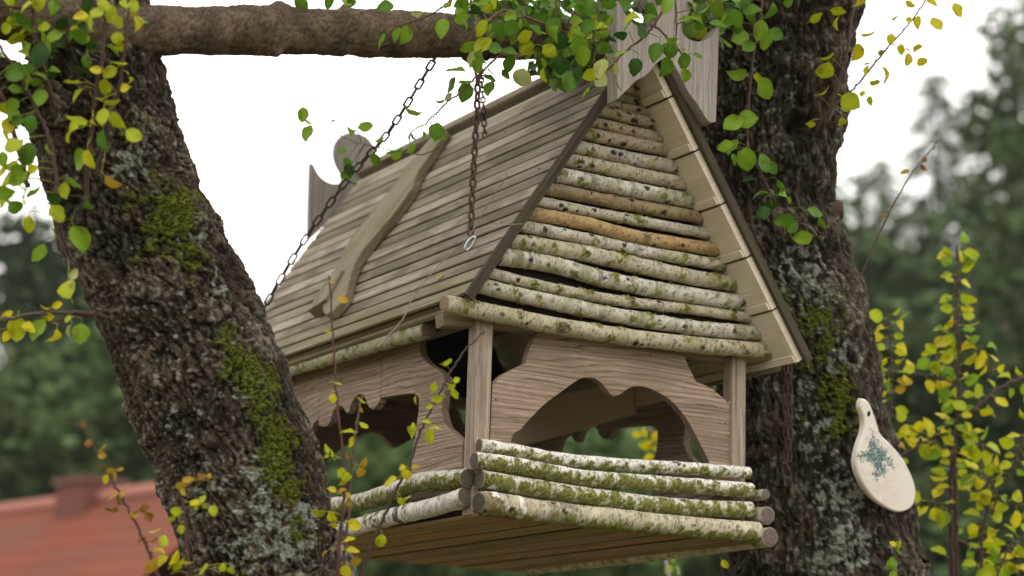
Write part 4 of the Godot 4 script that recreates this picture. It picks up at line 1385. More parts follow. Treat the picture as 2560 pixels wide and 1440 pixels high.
	for q in [[0.842, 0.098, 0.0145, 0.072], [0.853, 0.044, 0.0235, 0.066], [0.858, -0.014, 0.0265, 0.070]]:
		part("railing_log", birch([Vector3(q[0] + 0.012, q[1], -1.15), Vector3(q[0], q[1] - 0.004, -0.5), Vector3(q[0] + 0.006, q[1], -0.1), Vector3(q[0] + 0.002, q[1], q[3])], q[2], q[2] * 0.97, sd, {"tone": whi, "moss": 0.4, "cut": Color(0.17, 0.13, 0.115)}), M.birch, o)
		sd += 1
	for q in [[-0.028, -0.001]]:
		part("log_stub", birch([Vector3(0.05, q[1] - 0.002, 0.047), Vector3(0.01, q[1], 0.052), Vector3(-0.030, q[1], 0.060)], 0.0255, 0.0245, sd, {"tone": brown, "moss": 0.3, "cut": Color(0.085, 0.068, 0.05)}), M.birch, o)
	# --- finials
	for q in [[0.435, 1.06, 0.172, 1.0, 0.048], [0.398, 1.035, -1.575, 0.97, 0.022]]:
		var cx: float = q[0]
		var y0: float = q[1]
		var s: float = q[3]
		var half := [Vector2(0.158, 0.0), Vector2(0.163, 0.14), Vector2(0.166, 0.268), Vector2(0.158, 0.262), Vector2(0.14, 0.236), Vector2(0.112, 0.216), Vector2(0.078, 0.210), Vector2(0.05, 0.220), Vector2(0.042, 0.242), Vector2(0.05, 0.262), Vector2(0.068, 0.288), Vector2(0.078, 0.322), Vector2(0.074, 0.358), Vector2(0.055, 0.388), Vector2(0.024, 0.404)]
		var low := [Vector2(0.035, 0.125), Vector2(0.068, 0.085), Vector2(0.10, 0.062), Vector2(0.13, 0.03)]
		var poly := []
		for w in half:
			poly.append(Vector2(cx + w.x * s, y0 + w.y * s))
		half.reverse()
		for w in half:
			poly.append(Vector2(cx - w.x * s, y0 + w.y * s))
		low.reverse()
		for w in low:
			poly.append(Vector2(cx - w.x * s, y0 + w.y * s))
		low.reverse()
		poly.append(Vector2(cx, y0 + 0.15 * s))
		for w in [Vector2(0.035, 0.112), Vector2(0.068, 0.064), Vector2(0.10, 0.034), Vector2(0.135, -0.004)]:
			poly.append(Vector2(cx + w.x * s, y0 + w.y * s))
		part("gable_finial", prism(smooth_poly(poly, 3, 0.3), Vector3(0, 0, q[2]), X, Y, Z, q[4], 0.002, true, Vector2(0.1, 1.0)), M.grey, o)
	scatter("moss", o, tufts, M.tuft, M.moss, 0.003, 0.0065, Color(0.08, 0.09, 0.012), Color(0.23, 0.24, 0.04), 15)


# ---------------------------------------------------------------- chains and paddle board
func link_mesh(L: float, W: float, r: float, c: Color, sd: int) -> ArrayMesh:
	# one closed stadium link, long axis along y
	var mb := Mb.new()
	var P := PackedVector3Array()
	var C := PackedColorArray()
	var n := 22
	var a := W / 2.0 - r
	var h := L / 2.0 - W / 2.0
	for j in n + 1:
		var t := TAU * j / n
		var ctr := Vector3(cos(t) * a, sin(t) * a + (h if sin(t) > 0.001 else (-h if sin(t) < -0.001 else 0.0)), 0)
		var o := Vector3(cos(t), sin(t), 0)
		for k in 8:
			var u := TAU * k / 8
			var d := o * cos(u) + Vector3(0, 0, 1) * sin(u)
			P.append(ctr + d * r * (1.0 + 0.12 * nc.get_noise_3dv(ctr * 300.0 + d)))
			C.append(c * (0.75 + 0.6 * (0.5 + nb.get_noise_3dv((ctr + d * r) * 220.0 + Vector3(sd, 0, 0)))))
	mb.grid(P, C, 8, n + 1, true, true)
	return mb.mesh()


func chain(label: String, pts: Array, L: float, W: float, r: float, c: Color, roll: float) -> Node3D:
	var o := thing("chain", label, "chain", pts[0], "rusty chains holding the feeder house")
	var inner := L - 2.0 * r
	var meshes := []
	for k in 3:
		meshes.append(link_mesh(L, W, r, c, k * 31))
	var total := 0.0
	var fine: Array = catmull(pts, 400)
	var cum := [0.0]
	for k in 399:
		total += fine[k].distance_to(fine[k + 1])
		cum.append(total)
	var n := int(total / (inner - r * 0.3))
	var s := 0
	for k in n:
		var dist := total * (k + 0.5) / n
		while s < 398 and cum[s + 1] < dist:
			s += 1
		var p: Vector3 = fine[s].lerp(fine[s + 1], (dist - cum[s]) / maxf(cum[s + 1] - cum[s], 1e-6))
		var y: Vector3 = (fine[mini(s + 2, 399)] - fine[maxi(s - 2, 0)]).normalized()
		var x := y.cross(cam_b.z).normalized()
		var b := Basis(x, y, x.cross(y)) * Basis(Vector3.UP, roll + (PI / 2.0 if k % 2 else 0.0) + rng.randf_range(-0.15, 0.15))
		part("link", meshes[k % 3], M.rust, o, Transform3D(b, p - pts[0]))
	return o


func build_chains() -> void:
	var rust := Color(0.085, 0.052, 0.041)
	var eye := at(1176, 590, 5.16)
	var near := chain("twisted reddish rusty chain in front, bolted to the roof boards", [eye, at(1184, 420, 5.24), at(1193, 260, 5.32), at(1196, 90, 5.38)], 0.031, 0.0215, 0.0036, rust, 0.5)
	var sh := Mb.new()
	var ring := []
	for k in 21:
		var a := TAU * k / 20
		ring.append(Vector3(0, 0, 0) + cam_b.x * (cos(a) * 0.008 + sin(a) * 0.009) + cam_b.y * (sin(a) * 0.017 - 0.019) + cam_b.z * 0.006)
	simple_tube(sh, ring, 0.0042, 0.0042, 8, Color(0.55, 0.55, 0.57), Color(0.55, 0.55, 0.57))
	part("shackle", sh.mesh(), M.steel, near)
	chain("long dark chain slanting from the beam to the far roof corner", [at(636, 812, 6.10), at(745, 625, 5.98), at(872, 445, 5.82), at(975, 325, 5.66), at(1098, 128, 5.42)], 0.046, 0.021, 0.0030, Color(0.05, 0.035, 0.03), 0.35)
	chain("thin chain dropping behind the roof ridge", [at(1212, 345, 5.95), at(1207, 240, 5.75), at(1200, 150, 5.52)], 0.036, 0.017, 0.0024, Color(0.045, 0.035, 0.03), 0.2)
	chain("short rusty chain looped on the right trunk beside the house", [at(1966, 905, 5.765), at(1964, 1040, 5.74), at(1966, 1150, 5.725), at(1973, 1152, 5.72), at(1975, 1040, 5.73), at(1974, 910, 5.76)], 0.036, 0.018, 0.0028, Color(0.085, 0.05, 0.04), 0.4)


func build_paddle() -> void:
	var P0 := at(2220, 1150, 5.72)
	var n := Vector3(0.17, -0.201, 0.965).normalized()
	var ex := Vector3.UP.cross(n).normalized()
	var ey := n.cross(ex)
	var o := thing("paddle_board", "white paddle shaped board with blue green sprig print, hung on the right trunk", "board", P0)
	var pts := [[-0.143, 0.155], [-0.109, 0.141], [-0.077, 0.105], [-0.046, 0.068], [-0.007, 0.05], [0.032, 0.031], [0.072, 0.008], [0.105, -0.02], [0.13, -0.046], [0.146, -0.076], [0.142, -0.114], [0.10, -0.137], [0.044, -0.137], [-0.035, -0.113], [-0.099, -0.072], [-0.132, -0.03], [-0.134, 0.016], [-0.122, 0.064], [-0.127, 0.098], [-0.15, 0.13]]
	var poly := []
	for q in pts:
		poly.append(Vector2(q[0], q[1]))
	var sp := smooth_poly(poly, 6, -1.0)
	var m := prism(sp, Vector3.ZERO, ex, ey, n, 0.022, 0.004)
	var tx := wood(91, Color(0.80, 0.74, 0.69), Color(0.71, 0.64, 0.57), Color(0.64, 0.55, 0.46), 2.0, 1.0, 0.4, 0.55, 0.0, 0.45)
	part("board", m, tx, o)
	var rm := Mb.new()
	var hc := Vector2(-0.113, 0.117)
	simple_tube(rm, [ex * hc.x + ey * hc.y - n * 0.002, ex * hc.x + ey * hc.y + n * 0.0004], 0.0065, 0.0065, 14, Color(0.03, 0.025, 0.02), Color(0.03, 0.025, 0.02))
	var hole := []
	for k in 14:
		var a := TAU * k / 14
		hole.append(ex * (hc.x + cos(a) * 0.0065) + ey * (hc.y + sin(a) * 0.0085) + n * 0.0006)
	rm.face(hole, n, hole.map(func(_q): return Vector2()), Color(0.03, 0.025, 0.02))
	part("hanging_hole", rm.mesh(), M.bark, o)
	# sprig print: short brush strokes along five arms
	var pr := Mb.new()
	var r := RandomNumberGenerator.new()
	r.seed = 31
	for arm in [[-0.085, 0.055, -0.065, -0.005, 0.016], [-0.065, 0.0, -0.128, -0.002, 0.010], [-0.06, 0.0, -0.035, -0.055, 0.010], [-0.05, 0.002, -0.008, -0.040, 0.011], [-0.055, 0.022, 0.028, -0.012, 0.012], [-0.07, 0.03, -0.02, 0.005, 0.016]]:
		for k in 130:
			var t := r.randf()
			var c: Vector2 = Vector2(lerpf(arm[0], arm[2], t), lerpf(arm[1], arm[3], t)) + Vector2(r.randfn(), r.randfn()) * arm[4] * 0.72
			var d := Vector2.from_angle(r.randf() * TAU) * r.randf_range(0.002, 0.0048)
			var e := Vector2(-d.y, d.x) * r.randf_range(0.3, 0.7)
			var q := []
			for w in [c - d, c + e, c + d, c - e]:
				q.append(ex * w.x + ey * w.y + n * r.randf_range(0.0003, 0.0006))
			pr.face(q, n, [Vector2(), Vector2(), Vector2(), Vector2()])
	for k in 11:
		var c := Vector2(-0.104 + 0.0035 * k, 0.078 - 0.0012 * k + 0.002 * sin(k * 1.3))
		var q := []
		for w in [Vector2(-0.0016, 0), Vector2(0, 0.001), Vector2(0.0016, 0), Vector2(0, -0.001)]:
			q.append(ex * (c.x + w.x) + ey * (c.y + w.y) + n * 0.0005)
		pr.face(q, n, [Vector2(), Vector2(), Vector2(), Vector2()])
	part("sprig_print", pr.mesh(), M.print, o)


# ---------------------------------------------------------------- twigs and leaves
func add_leaf(parent: Node3D, org: Vector3, px: float, py: float, ang: float, lenpx: float, pal: int, f: float, d: float) -> void:
	# centre, direction and length of the blade as seen; f: 1 seen broadside, near 0 edge on
	var size := lenpx * d / F * 1.04
	var a := deg_to_rad(ang)
	var pit := rng.randf_range(-0.35, 0.35)
	var y := (cam_b.x * cos(a) + cam_b.y * sin(a)) * cos(pit) + cam_b.z * sin(pit)
	var z := cam_b.z - y * cam_b.z.dot(y)
	z = z.normalized()
	var tilt := acos(clampf(f, 0.08, 1.0)) * (1.0 if rng.randf() < 0.6 else -1.0) + rng.randf_range(-0.35, 0.35)
	z = z.rotated(y.normalized(), tilt)
	var p := at(px, py, d) - y * (size * 0.95)
	var b := Basis(y.cross(z), y, z).scaled_local(Vector3(size * rng.randf_range(0.9, 1.08), size, size))
	var k := rng.randi() % leaf_meshes.size()
	var mat: Material = leaf_mats[pal]
	part("leaf", leaf_meshes[k], mat, parent, Transform3D(b, p - org))
	if twig_paths.has(parent):
		var base := p - org + y * (size * 0.2)
		var best := Vector3.ZERO
		var bd := 1e9
		for w in twig_paths[parent]:
			# a stalk leaves the twig a little below the leaf
			var e: float = base.distance_to(w) + 0.3 * base.distance_to(w - y * size * 0.5)
			if e < bd:
				bd = e
				best = w
		if base.distance_to(best) < 0.14:
			var mid: Vector3 = best.lerp(base, 0.55) + Vector3(0, 0.10, 0) * base.distance_to(best) + y * 0.003
			var c0: Color = mat.albedo_color.srgb_to_linear() * 0.9
			simple_tube(stalks[parent], catmull([best, mid, base], 6), 0.0011, 0.0008, 4, Color(0.16, 0.10, 0.05), c0)


func twig(parent: Node3D, nm: String, org: Vector3, rows: Array, r0: float, r1: float, c0: Color, c1: Color) -> MeshInstance3D:
	var p: Array = px_path(rows)
	for k in p.size():
		p[k] -= org
	var fine: Array = catmull(p, p.size() * 8)
	# small kinks at the buds
	for k in fine.size():
		fine[k] += Vector3(nc.get_noise_2d(k * 0.9, r0 * 9000.0), nc.get_noise_2d(k * 0.9, 50.0), 0.0) * r0 * 0.5
	var mb := Mb.new()
	simple_tube(mb, fine, r0, r1, 7, c0, c1, 0.25)
	var o := part(nm, mb.mesh(), M.twig, parent)
	twig_paths[o] = fine
	stalks[o] = Mb.new()
	return o


func finish_stalks() -> void:
	for o in stalks:
		if stalks[o].v.size() > 0:
			var q := part("leaf_stalks", stalks[o].mesh(), M.twig, o)
			q.set_meta("kind", "stuff")


func leaves(parent: Node3D, org: Vector3, d: float, spread: float, rows: Array) -> void:
	# rows: [x, y, angle, length, palette, broadside]
	for q in rows:
		add_leaf(parent, org, q[0], q[1], q[2], q[3], q[4], q[5] if q.size() > 5 else rng.randf_range(0.75, 1.0), d + rng.randf_range(-spread, spread))


func along(rows: Array, t: float) -> Vector3:
	var c: Array = catmull(rows.map(func(q): return Vector3(q[0], q[1], q[2])), 60)
	return c[clampi(int(t * 59.0), 0, 59)]


func leafy(parent: Node3D, org: Vector3, rows: Array, n: int, size: float, pals: Array, t0: float, t1: float, sd: int, droop := 0.4) -> void:
	var r := RandomNumberGenerator.new()
	r.seed = sd
	for k in n:
		var t := lerpf(t0, t1, (k + r.randf() * 0.8) / n)
		var a := along(rows, t)
		var b := along(rows, minf(t + 0.05, 1.0))
		var ta := rad_to_deg(atan2(-(b.y - a.y), b.x - a.x))
		var ang := ta + (1.0 if k % 2 == 0 else -1.0) * r.randf_range(35, 105)
		ang = lerp_angle(deg_to_rad(ang), deg_to_rad(-90), r.randf() * droop)
		var s := size * r.randf_range(0.65, 1.2)
		var off := s * 0.9
		add_leaf(parent, org, a.x + cos(ang) * off, a.y - sin(ang) * off, rad_to_deg(ang), s, pals[r.randi() % pals.size()], r.randf_range(0.3, 1.0), a.z + r.randf_range(-0.03, 0.03))


const WINE := Color(0.075, 0.032, 0.028)
const GREY := Color(0.085, 0.062, 0.052)


func build_left_leaves(o: Node3D) -> void:
	var g := o.position
	var t1 := twig(o, "shoot", g, [[142, 275, 4.48], [112, 190, 4.44], [92, 110, 4.42], [84, 50, 4.42], [76, -60, 4.42]], 0.0075, 0.005, WINE.lerp(GREY, 0.5), WINE)
	leaves(t1, g, 4.4, 0.04, [[61, 54, -20, 45, 1], [73, 75, -50, 40, 2, 0.6], [108, 117, -80, 70, 2, 0.35], [93, 131, 180, 74, 0], [137, 93, 200, 40, 2], [29, 61, -100, 42, 3], [12, 72, 200, 36, 3], [100, 185, 0, 40, 2, 0.4], [38, 90, 190, 50, 3, 0.5], [20, 8, -60, 44, 3], [98, 12, -100, 45, 3], [130, 20, -95, 38, 2], [62, 15, 200, 40, 3, 0.6]])
	var t2 := twig(o, "shoot", g, [[213, 520, 4.46], [219, 417, 4.42], [230, 300, 4.38], [240, 220, 4.36], [257, 150, 4.34], [262, 60, 4.34], [256, -60, 4.34]], 0.0052, 0.0032, GREY, WINE)
	leaves(t2, g, 4.34, 0.03, [[261, 219, -100, 45, 3, 1.0], [181, 212, 195, 46, 3, 0.4], [195, 238, 235, 40, 3, 0.6], [190, 303, 160, 56, 3, 0.4], [169, 326, 190, 60, 3, 0.5], [192, 399, 195, 60, 2], [224, 399, -80, 50, 4], [238, 175, 165, 30, 4], [274, 181, 215, 40, 3], [283, 125, -30, 40, 2, 0.5], [268, 38, 10, 36, 3], [239, 29, 160, 40, 3, 0.7], [201, 41, 190, 38, 4], [230, 58, -90, 42, 3, 0.5], [192, 90, 200, 55, 1], [184, 76, 240, 28, 4], [216, 100, -100, 26, 4], [239, 116, -80, 40, 0], [214, 155, -90, 34, 1], [233, 310, -90, 24, 4, 0.3], [262, 8, 100, 40, 3, 0.7]])
	var t3 := twig(o, "shoot", g, [[240, 440, 4.47], [255, 390, 4.43], [272, 330, 4.40], [285, 265, 4.37], [303, 190, 4.34], [318, 60, 4.32], [322, -60, 4.32]], 0.0048, 0.003, GREY, WINE)
	leaves(t3, g, 4.32, 0.03, [[259, 294, -90, 46, 3, 1.0], [291, 303, -60, 50, 3, 0.55], [259, 354, -90, 55, 1], [335, 341, -40, 46, 3, 0.7], [291, 95, 175, 36, 3, 1.0], [294, 55, -50, 38, 3], [335, 13, 0, 46, 3, 1.0], [333, 31, -70, 26, 4], [347, 61, -65, 42, 4, 0.4], [356, 50, -30, 36, 2, 0.3], [303, 152, 10, 40, 3, 0.4], [309, 220, 185, 28, 4], [328, 204, -75, 24, 3, 0.6], [254, 254, 160, 40, 3, 0.4], [282, 254, -10, 36, 3, 0.4], [278, 457, -45, 50, 5, 0.6], [300, 118, 200, 30, 3, 0.5], [312, 5, 110, 36, 3]])
	var t4 := twig(o, "shoot", g, [[222, 735, 4.50], [190, 680, 4.46], [157, 625, 4.42], [138, 557, 4.40], [140, 480, 4.40], [137, 408, 4.40], [117, 330, 4.40], [67, 227, 4.40], [29, 163, 4.40], [-30, 60, 4.40]], 0.0062, 0.0032, GREY, WINE)
	leaves(t4, g, 4.37, 0.035, [[34, 181, 185, 55, 1], [67, 181, -60, 55, 2], [73, 210, -80, 42, 2], [102, 245, -100, 44, 2], [74, 310, -100, 46, 1], [40, 305, 215, 40, 1], [71, 388, -90, 64, 1, 1.0], [17, 335, -90, 40, 4], [35, 362, 30, 50, 3], [117, 376, -100, 36, 2, 0.4], [47, 447, 20, 52, 2], [83, 423, 20, 30, 4], [11, 476, 5, 55, 2], [40, 524, -60, 46, 1], [56, 505, -90, 36, 4, 0.5], [166, 477, -80, 42, 3, 1.0], [134, 497, 180, 38, 0], [144, 535, -50, 50, 3], [188, 456, -30, 42, 2, 0.6], [220, 519, -90, 32, 1], [197, 600, -70, 72, 2, 1.0], [70, 564, -100, 46, 3, 1.0], [130, 582, -75, 36, 3, 0.6], [96, 633, -120, 50, 2, 0.4], [161, 716, 120, 64, 3, 1.0], [188, 687, 45, 32, 6], [30, 420, 190, 44, 3], [8, 400, -80, 40, 2], [30, 262, 210, 36, 2], [55, 470, -60, 34, 3, 0.5]])
	var t5 := twig(o, "shoot", g, [[72, 470, 4.5], [50, 385, 4.46], [26, 300, 4.44], [2, 235, 4.42], [-50, 150, 4.42]], 0.006, 0.004, GREY, WINE)
	leaves(t5, g, 4.42, 0.03, [[20, 318, -85, 46, 4], [8, 270, 200, 40, 3], [20, 445, 160, 50, 3], [12, 505, -70, 46, 3, 0.6], [42, 420, 30, 36, 2]])
	leafy(t1, g, [[120, 210, 4.42], [80, 60, 4.42], [60, -20, 4.42]], 12, 44.0, [1, 2, 3, 3, 2], 0.0, 1.0, 41, 0.5)
	leafy(t5, g, [[60, 520, 4.46], [20, 380, 4.46], [5, 240, 4.44], [30, 120, 4.44]], 18, 46.0, [1, 2, 3, 1, 2, 4], 0.0, 1.0, 42, 0.6)
	leafy(t3, g, [[150, 170, 4.5], [200, 90, 4.46], [170, 10, 4.46], [260, 0, 4.46]], 12, 46.0, [0, 1, 0, 2, 3], 0.0, 1.0, 43, 0.6)
	twig(o, "shoot", g, [[88, 20, 4.41], [40, 17, 4.4], [-40, 16, 4.4]], 0.0035, 0.0028, WINE, WINE)
	var t6 := twig(o, "shoot", g, [[238, 783, 4.52], [170, 781, 4.48], [100, 783, 4.45], [-30, 806, 4.42]], 0.0058, 0.004, GREY.lerp(WINE, 0.5), GREY)
	leaves(t6, g, 4.44, 0.02, [[43, 824, -95, 62, 3, 1.0], [110, 770, 180, 26, 4, 0.5], [144, 763, 10, 26, 4], [18, 788, 20, 32, 4], [123, 793, 0, 26, 4], [173, 831, -110, 36, 6, 0.4]])
	var t7 := twig(o, "shoot", g, [[236, 788, 4.53], [195, 790, 4.5], [110, 808, 4.47], [-30, 832, 4.45]], 0.0045, 0.003, GREY.lerp(WINE, 0.5), GREY)
	leaves(t7, g, 4.45, 0.02, [[99, 828, -110, 62, 2, 1.0], [137, 846, -100, 46, 4, 0.55], [202, 835, -90, 50, 2, 1.0], [75, 815, 0, 40, 4, 0.5], [15, 842, -100, 30, 4], [168, 797, 200, 22, 3]])


func build_right_leaves(o: Node3D) -> void:
	var g := o.position
	var red := Color(0.13, 0.045, 0.035)
	# curved red twig over the beam
	var a1 := [[1420, 84, 5.40], [1378, 67, 5.30], [1317, 43, 5.20], [1271, 27, 5.14], [1245, 32, 5.12], [1226, 52, 5.10], [1216, 75, 5.10], [1219, 96, 5.10], [1234, 122, 5.10], [1253, 135, 5.11], [1284, 143, 5.13], [1325, 134, 5.2]]
	var t1 := twig(o, "branch", g, a1, 0.0036, 0.0030, red, red * 1.3)
	leaves(t1, g, 5.06, 0.05, [[1270, 42, 180, 44, 2, 1.0], [1248, 80, -60, 50, 1, 1.0], [1280, 70, -30, 42, 1], [1203, 72, 230, 46, 3, 0.9], [1188, 60, 110, 44, 2, 0.4], [1152, 45, 200, 40, 2, 0.7], [1166, 62, -50, 36, 2, 0.6], [1170, 117, 210, 44, 2, 0.7], [1210, 120, 240, 56, 3, 0.9], [1200, 150, -100, 52, 2, 0.7], [1182, 150, 260, 44, 6, 0.6], [1270, 131, 170, 42, 1], [1314, 92, 20, 42, 3, 0.4], [1318, 121, 30, 40, 3, 0.7], [1376, 127, -30, 42, 3, 1.0], [1240, 120, 0, 36, 1], [1273, 160, -100, 46, 1, 1.0], [1302, 200, -105, 56, 6, 1.0], [1262, 188, -60, 30, 1, 0.4], [1340, 74, -40, 40, 1], [1300, 60, 40, 36, 2]])
	var a2 := [[1262, 132, 5.12], [1240, 146, 5.10], [1208, 177, 5.08], [1176, 206, 5.06], [1150, 233, 5.05], [1118, 256, 5.04], [1092, 283, 5.03], [1072, 300, 5.02], [1064, 313, 5.02]]
	var t2 := twig(o, "branch", g, a2, 0.0030, 0.0016, red, WINE)
	leaves(t2, g, 5.05, 0.03, [[1138, 177, 175, 50, 2, 0.7], [1122, 212, 235, 46, 1, 0.6], [1164, 212, 200, 40, 2, 0.5], [1163, 232, 250, 50, 1, 1.0], [1222, 195, 150, 36, 1, 0.8], [1227, 224, -100, 40, 1, 1.0], [1194, 165, -100, 40, 2, 0.8], [1118, 240, 220, 26, 6, 0.5], [1100, 252, 200, 24, 2, 0.4], [1032, 282, 185, 46, 2, 0.45], [1090, 330, -100, 46, 1, 1.0], [1022, 340, 230, 34, 1, 0.5], [1035, 345, -60, 24, 1, 0.5], [1057, 340, -95, 24, 2, 0.8], [1105, 345, -50, 24, 2, 0.4]])
	twig(o, "branch", g, [[1220, 172, 5.07], [1232, 185, 5.06], [1245, 199, 5.05]], 0.0018, 0.0009, WINE, WINE)
	# left pointing sprig over the sky
	var t3 := twig(o, "branch", g, [[1150, -20, 5.0], [1105, 18, 4.98], [1060, 44, 4.97], [1000, 65, 4.96], [972, 82, 4.95]], 0.0025, 0.0012, WINE, WINE)
	leaves(t3, g, 4.96, 0.02, [[1106, 72, -95, 52, 2, 1.0], [1010, 88, -110, 48, 2, 1.0], [988, 88, 225, 42, 2, 0.6], [955, 105, 250, 42, 2, 0.3], [1042, 34, 190, 30, 6, 0.3], [962, 20, 200, 44, 1, 1.0], [1120, 10, 20, 30, 3, 0.3], [1160, 8, -90, 36, 1], [750, 14, 240, 44, 1], [822, 6, -100, 36, 1], [868, 4, -60, 30, 2, 0.5], [880, 8, -100, 30, 1]])
	# sprig hanging over the far finial
	var t4 := twig(o, "branch", g, [[1120, 352, 5.55], [1060, 385, 5.60], [985, 376, 5.66], [900, 358, 5.70], [850, 338, 5.72], [812, 318, 5.73], [780, 292, 5.74]], 0.0019, 0.001, red, Color(0.2, 0.17, 0.15))
	leaves(t4, g, 5.66, 0.03, [[757, 288, -95, 38, 2, 1.0], [773, 336, -100, 44, 2, 1.0], [768, 305, -60, 22, 6, 0.5], [830, 303, 190, 20, 1, 0.4], [875, 327, 180, 28, 2, 0.5], [915, 320, 0, 40, 2, 0.7], [938, 400, -80, 36, 1, 1.0], [862, 412, 200, 36, 1], [866, 440, 220, 34, 1], [880, 452, -30, 30, 1, 0.6], [995, 385, 20, 40, 2, 0.4], [1030, 373, 30, 30, 2, 0.4], [948, 345, 40, 26, 2, 0.4], [855, 380, 230, 22, 2, 0.5], [976, 378, 180, 26, 1, 0.4], [872, 425, -80, 30, 0]])
	# twigs across the front finial
	var a5 := [[1660, 20, 5.0], [1636, 62, 5.0], [1600, 100, 5.0], [1560, 132, 5.0], [1522, 171, 5.0], [1490, 200, 5.02]]
	var t5 := twig(o, "branch", g, a5, 0.0034, 0.0022, red, red)
	leaves(t5, g, 4.97, 0.03, [[1588, 168, -105, 46, 0, 1.0], [1640, 132, -105, 52, 1, 1.0], [1537, 176, -80, 40, 6, 1.0], [1502, 172, -110, 52, 6, 0.7], [1547, 214, -70, 30, 1, 0.4], [1474, 188, 210, 40, 3, 0.8], [1552, 92, 210, 36, 0], [1553, 130, 30, 42, 2, 0.4], [1575, 40, 165, 54, 3, 0.5], [1626, 48, 30, 36, 1], [1604, 80, -100, 42, 0], [1570, 65, 230, 34, 2, 0.4]])
	var a6 := [[1626, 62, 5.0], [1652, 77, 5.0], [1689, 117, 5.0], [1714, 145, 5.0]]
	var t6 := twig(o, "branch", g, a6, 0.0032, 0.0018, red, WINE)
	leaves(t6, g, 4.96, 0.03, [[1673, 128, -95, 48, 1, 1.0], [1660, 168, -110, 52, 1, 1.0], [1711, 154, -90, 42, 1, 1.0], [1712, 190, -85, 38, 2, 1.0], [1710, 130, -70, 30, 3, 0.6], [1748, 136, 0, 26, 1, 0.6], [1676, 96, 180, 34, 2, 0.6], [1690, 118, 30, 30, 1]])
	var t7 := twig(o, "branch", g, [[1688, -30, 5.0], [1691, 62, 5.0], [1689, 100, 5.0], [1690, 112, 5.0]], 0.0026, 0.0018, red, red)
	leaves(t7, g, 4.97, 0.03, [[1664, 12, 200, 44, 2, 0.8], [1720, 52, 0, 40, 2, 0.6], [1742, 50, -20, 40, 2, 0.5], [1762, 30, 0, 46, 1, 0.4], [1800, 58, -5, 52, 1, 0.5], [1838, 48, -80, 50, 1], [1750, 70, -60, 32, 1, 0.6]])
	# leafy mass over the beam: several twigs from above, leaves hung along them
	var k := 0
	for q in [[[1185, -40, 5.2], [1180, 20, 5.18], [1245, 40, 5.2]], [[1300, -40, 5.3], [1320, 40, 5.3], [1345, 110, 5.32], [1340, 150, 5.33]], [[1383, -10, 5.3], [1441, 34, 5.3], [1480, 80, 5.3]], [[1420, -40, 5.5], [1432, 60, 5.5], [1428, 150, 5.5]], [[1490, -40, 5.2], [1495, 40, 5.15], [1482, 110, 5.12]], [[1560, -40, 5.4], [1530, 30, 5.4], [1500, 100, 5.4], [1450, 160, 5.4]], [[1350, 30, 5.6], [1400, 100, 5.6], [1420, 190, 5.55]], [[1620, -40, 5.35], [1590, 20, 5.35], [1550, 60, 5.35]], [[1740, -40, 5.5], [1770, 30, 5.5], [1790, 90, 5.5]], [[1240, -40, 5.4], [1262, 10, 5.4], [1300, 60, 5.4]], [[1460, 0, 5.6], [1480, 100, 5.6], [1440, 205, 5.6]], [[1400, -40, 5.1], [1390, 20, 5.1], [1420, 70, 5.1]], [[1700, -60, 5.5], [1720, 20, 5.5], [1735, 70, 5.5]], [[1800, -40, 5.4], [1815, 10, 5.4], [1850, 50, 5.4]]]:
		var t := twig(o, "branch", g, q, 0.0026, 0.0014, red, WINE)
		leafy(t, g, q, 11 if k < 12 else 6, 42.0, [0, 1, 1, 1, 2, 2, 3, 0], 0.1, 1.05, 700 + k, 0.5)
		k += 1
	var t8 := twig(o, "branch", g, [[1520, 110, 5.1], [1500, 106, 5.1], [1482, 104, 5.1]], 0.003, 0.002, red, red)
	leaves(t8, g, 5.07, 0.02, [[1441, 95, 200, 46, 2, 0.5], [1447, 110, 190, 46, 2, 0.8], [1459, 143, -95, 52, 2, 1.0], [1512, 127, -60, 44, 1, 1.0], [1508, 82, 20, 40, 2], [1500, 60, 40, 40, 3, 0.5], [1466, 66, 200, 44, 1], [1530, 45, 40, 44, 2, 0.6], [1500, 200, 230, 40, 6, 0.7], [1465, 235, 240, 36, 2, 0.3], [1480, 20, -100, 46, 1], [1445, 185, -100, 46, 0, 0.8], [1400, 165, -95, 50, 0, 1.0], [1425, 205, -90, 56, 1, 1.0], [1360, 190, -90, 36, 3, 0.7]])
	# the deeper leaves of the mass over the beam, too many and too hidden to pick apart
	var r := RandomNumberGenerator.new()
	r.seed = 5150
	var lm := StandardMaterial3D.new()
	lm.vertex_color_use_as_albedo = true
	lm.roughness = 0.5
	lm.backlight_enabled = true
	lm.backlight = Color(0.6, 0.6, 0.6)
	var mm := MultiMesh.new()
	mm.transform_format = MultiMesh.TRANSFORM_3D
	mm.use_colors = true
	mm.mesh = leaf_meshes[3]
	var blobs := [[1430, 95, 62, 55, 70], [1300, 50, 70, 45, 45], [1400, 165, 45, 35, 40], [1530, 40, 60, 45, 45], [1200, 20, 40, 35, 16], [1740, 30, 60, 40, 40], [1640, -10, 80, 30, 30], [1830, 10, 40, 30, 14]]
	var total := 0
	for q in blobs:
		total += q[4]
	mm.instance_count = total
	var w := 0
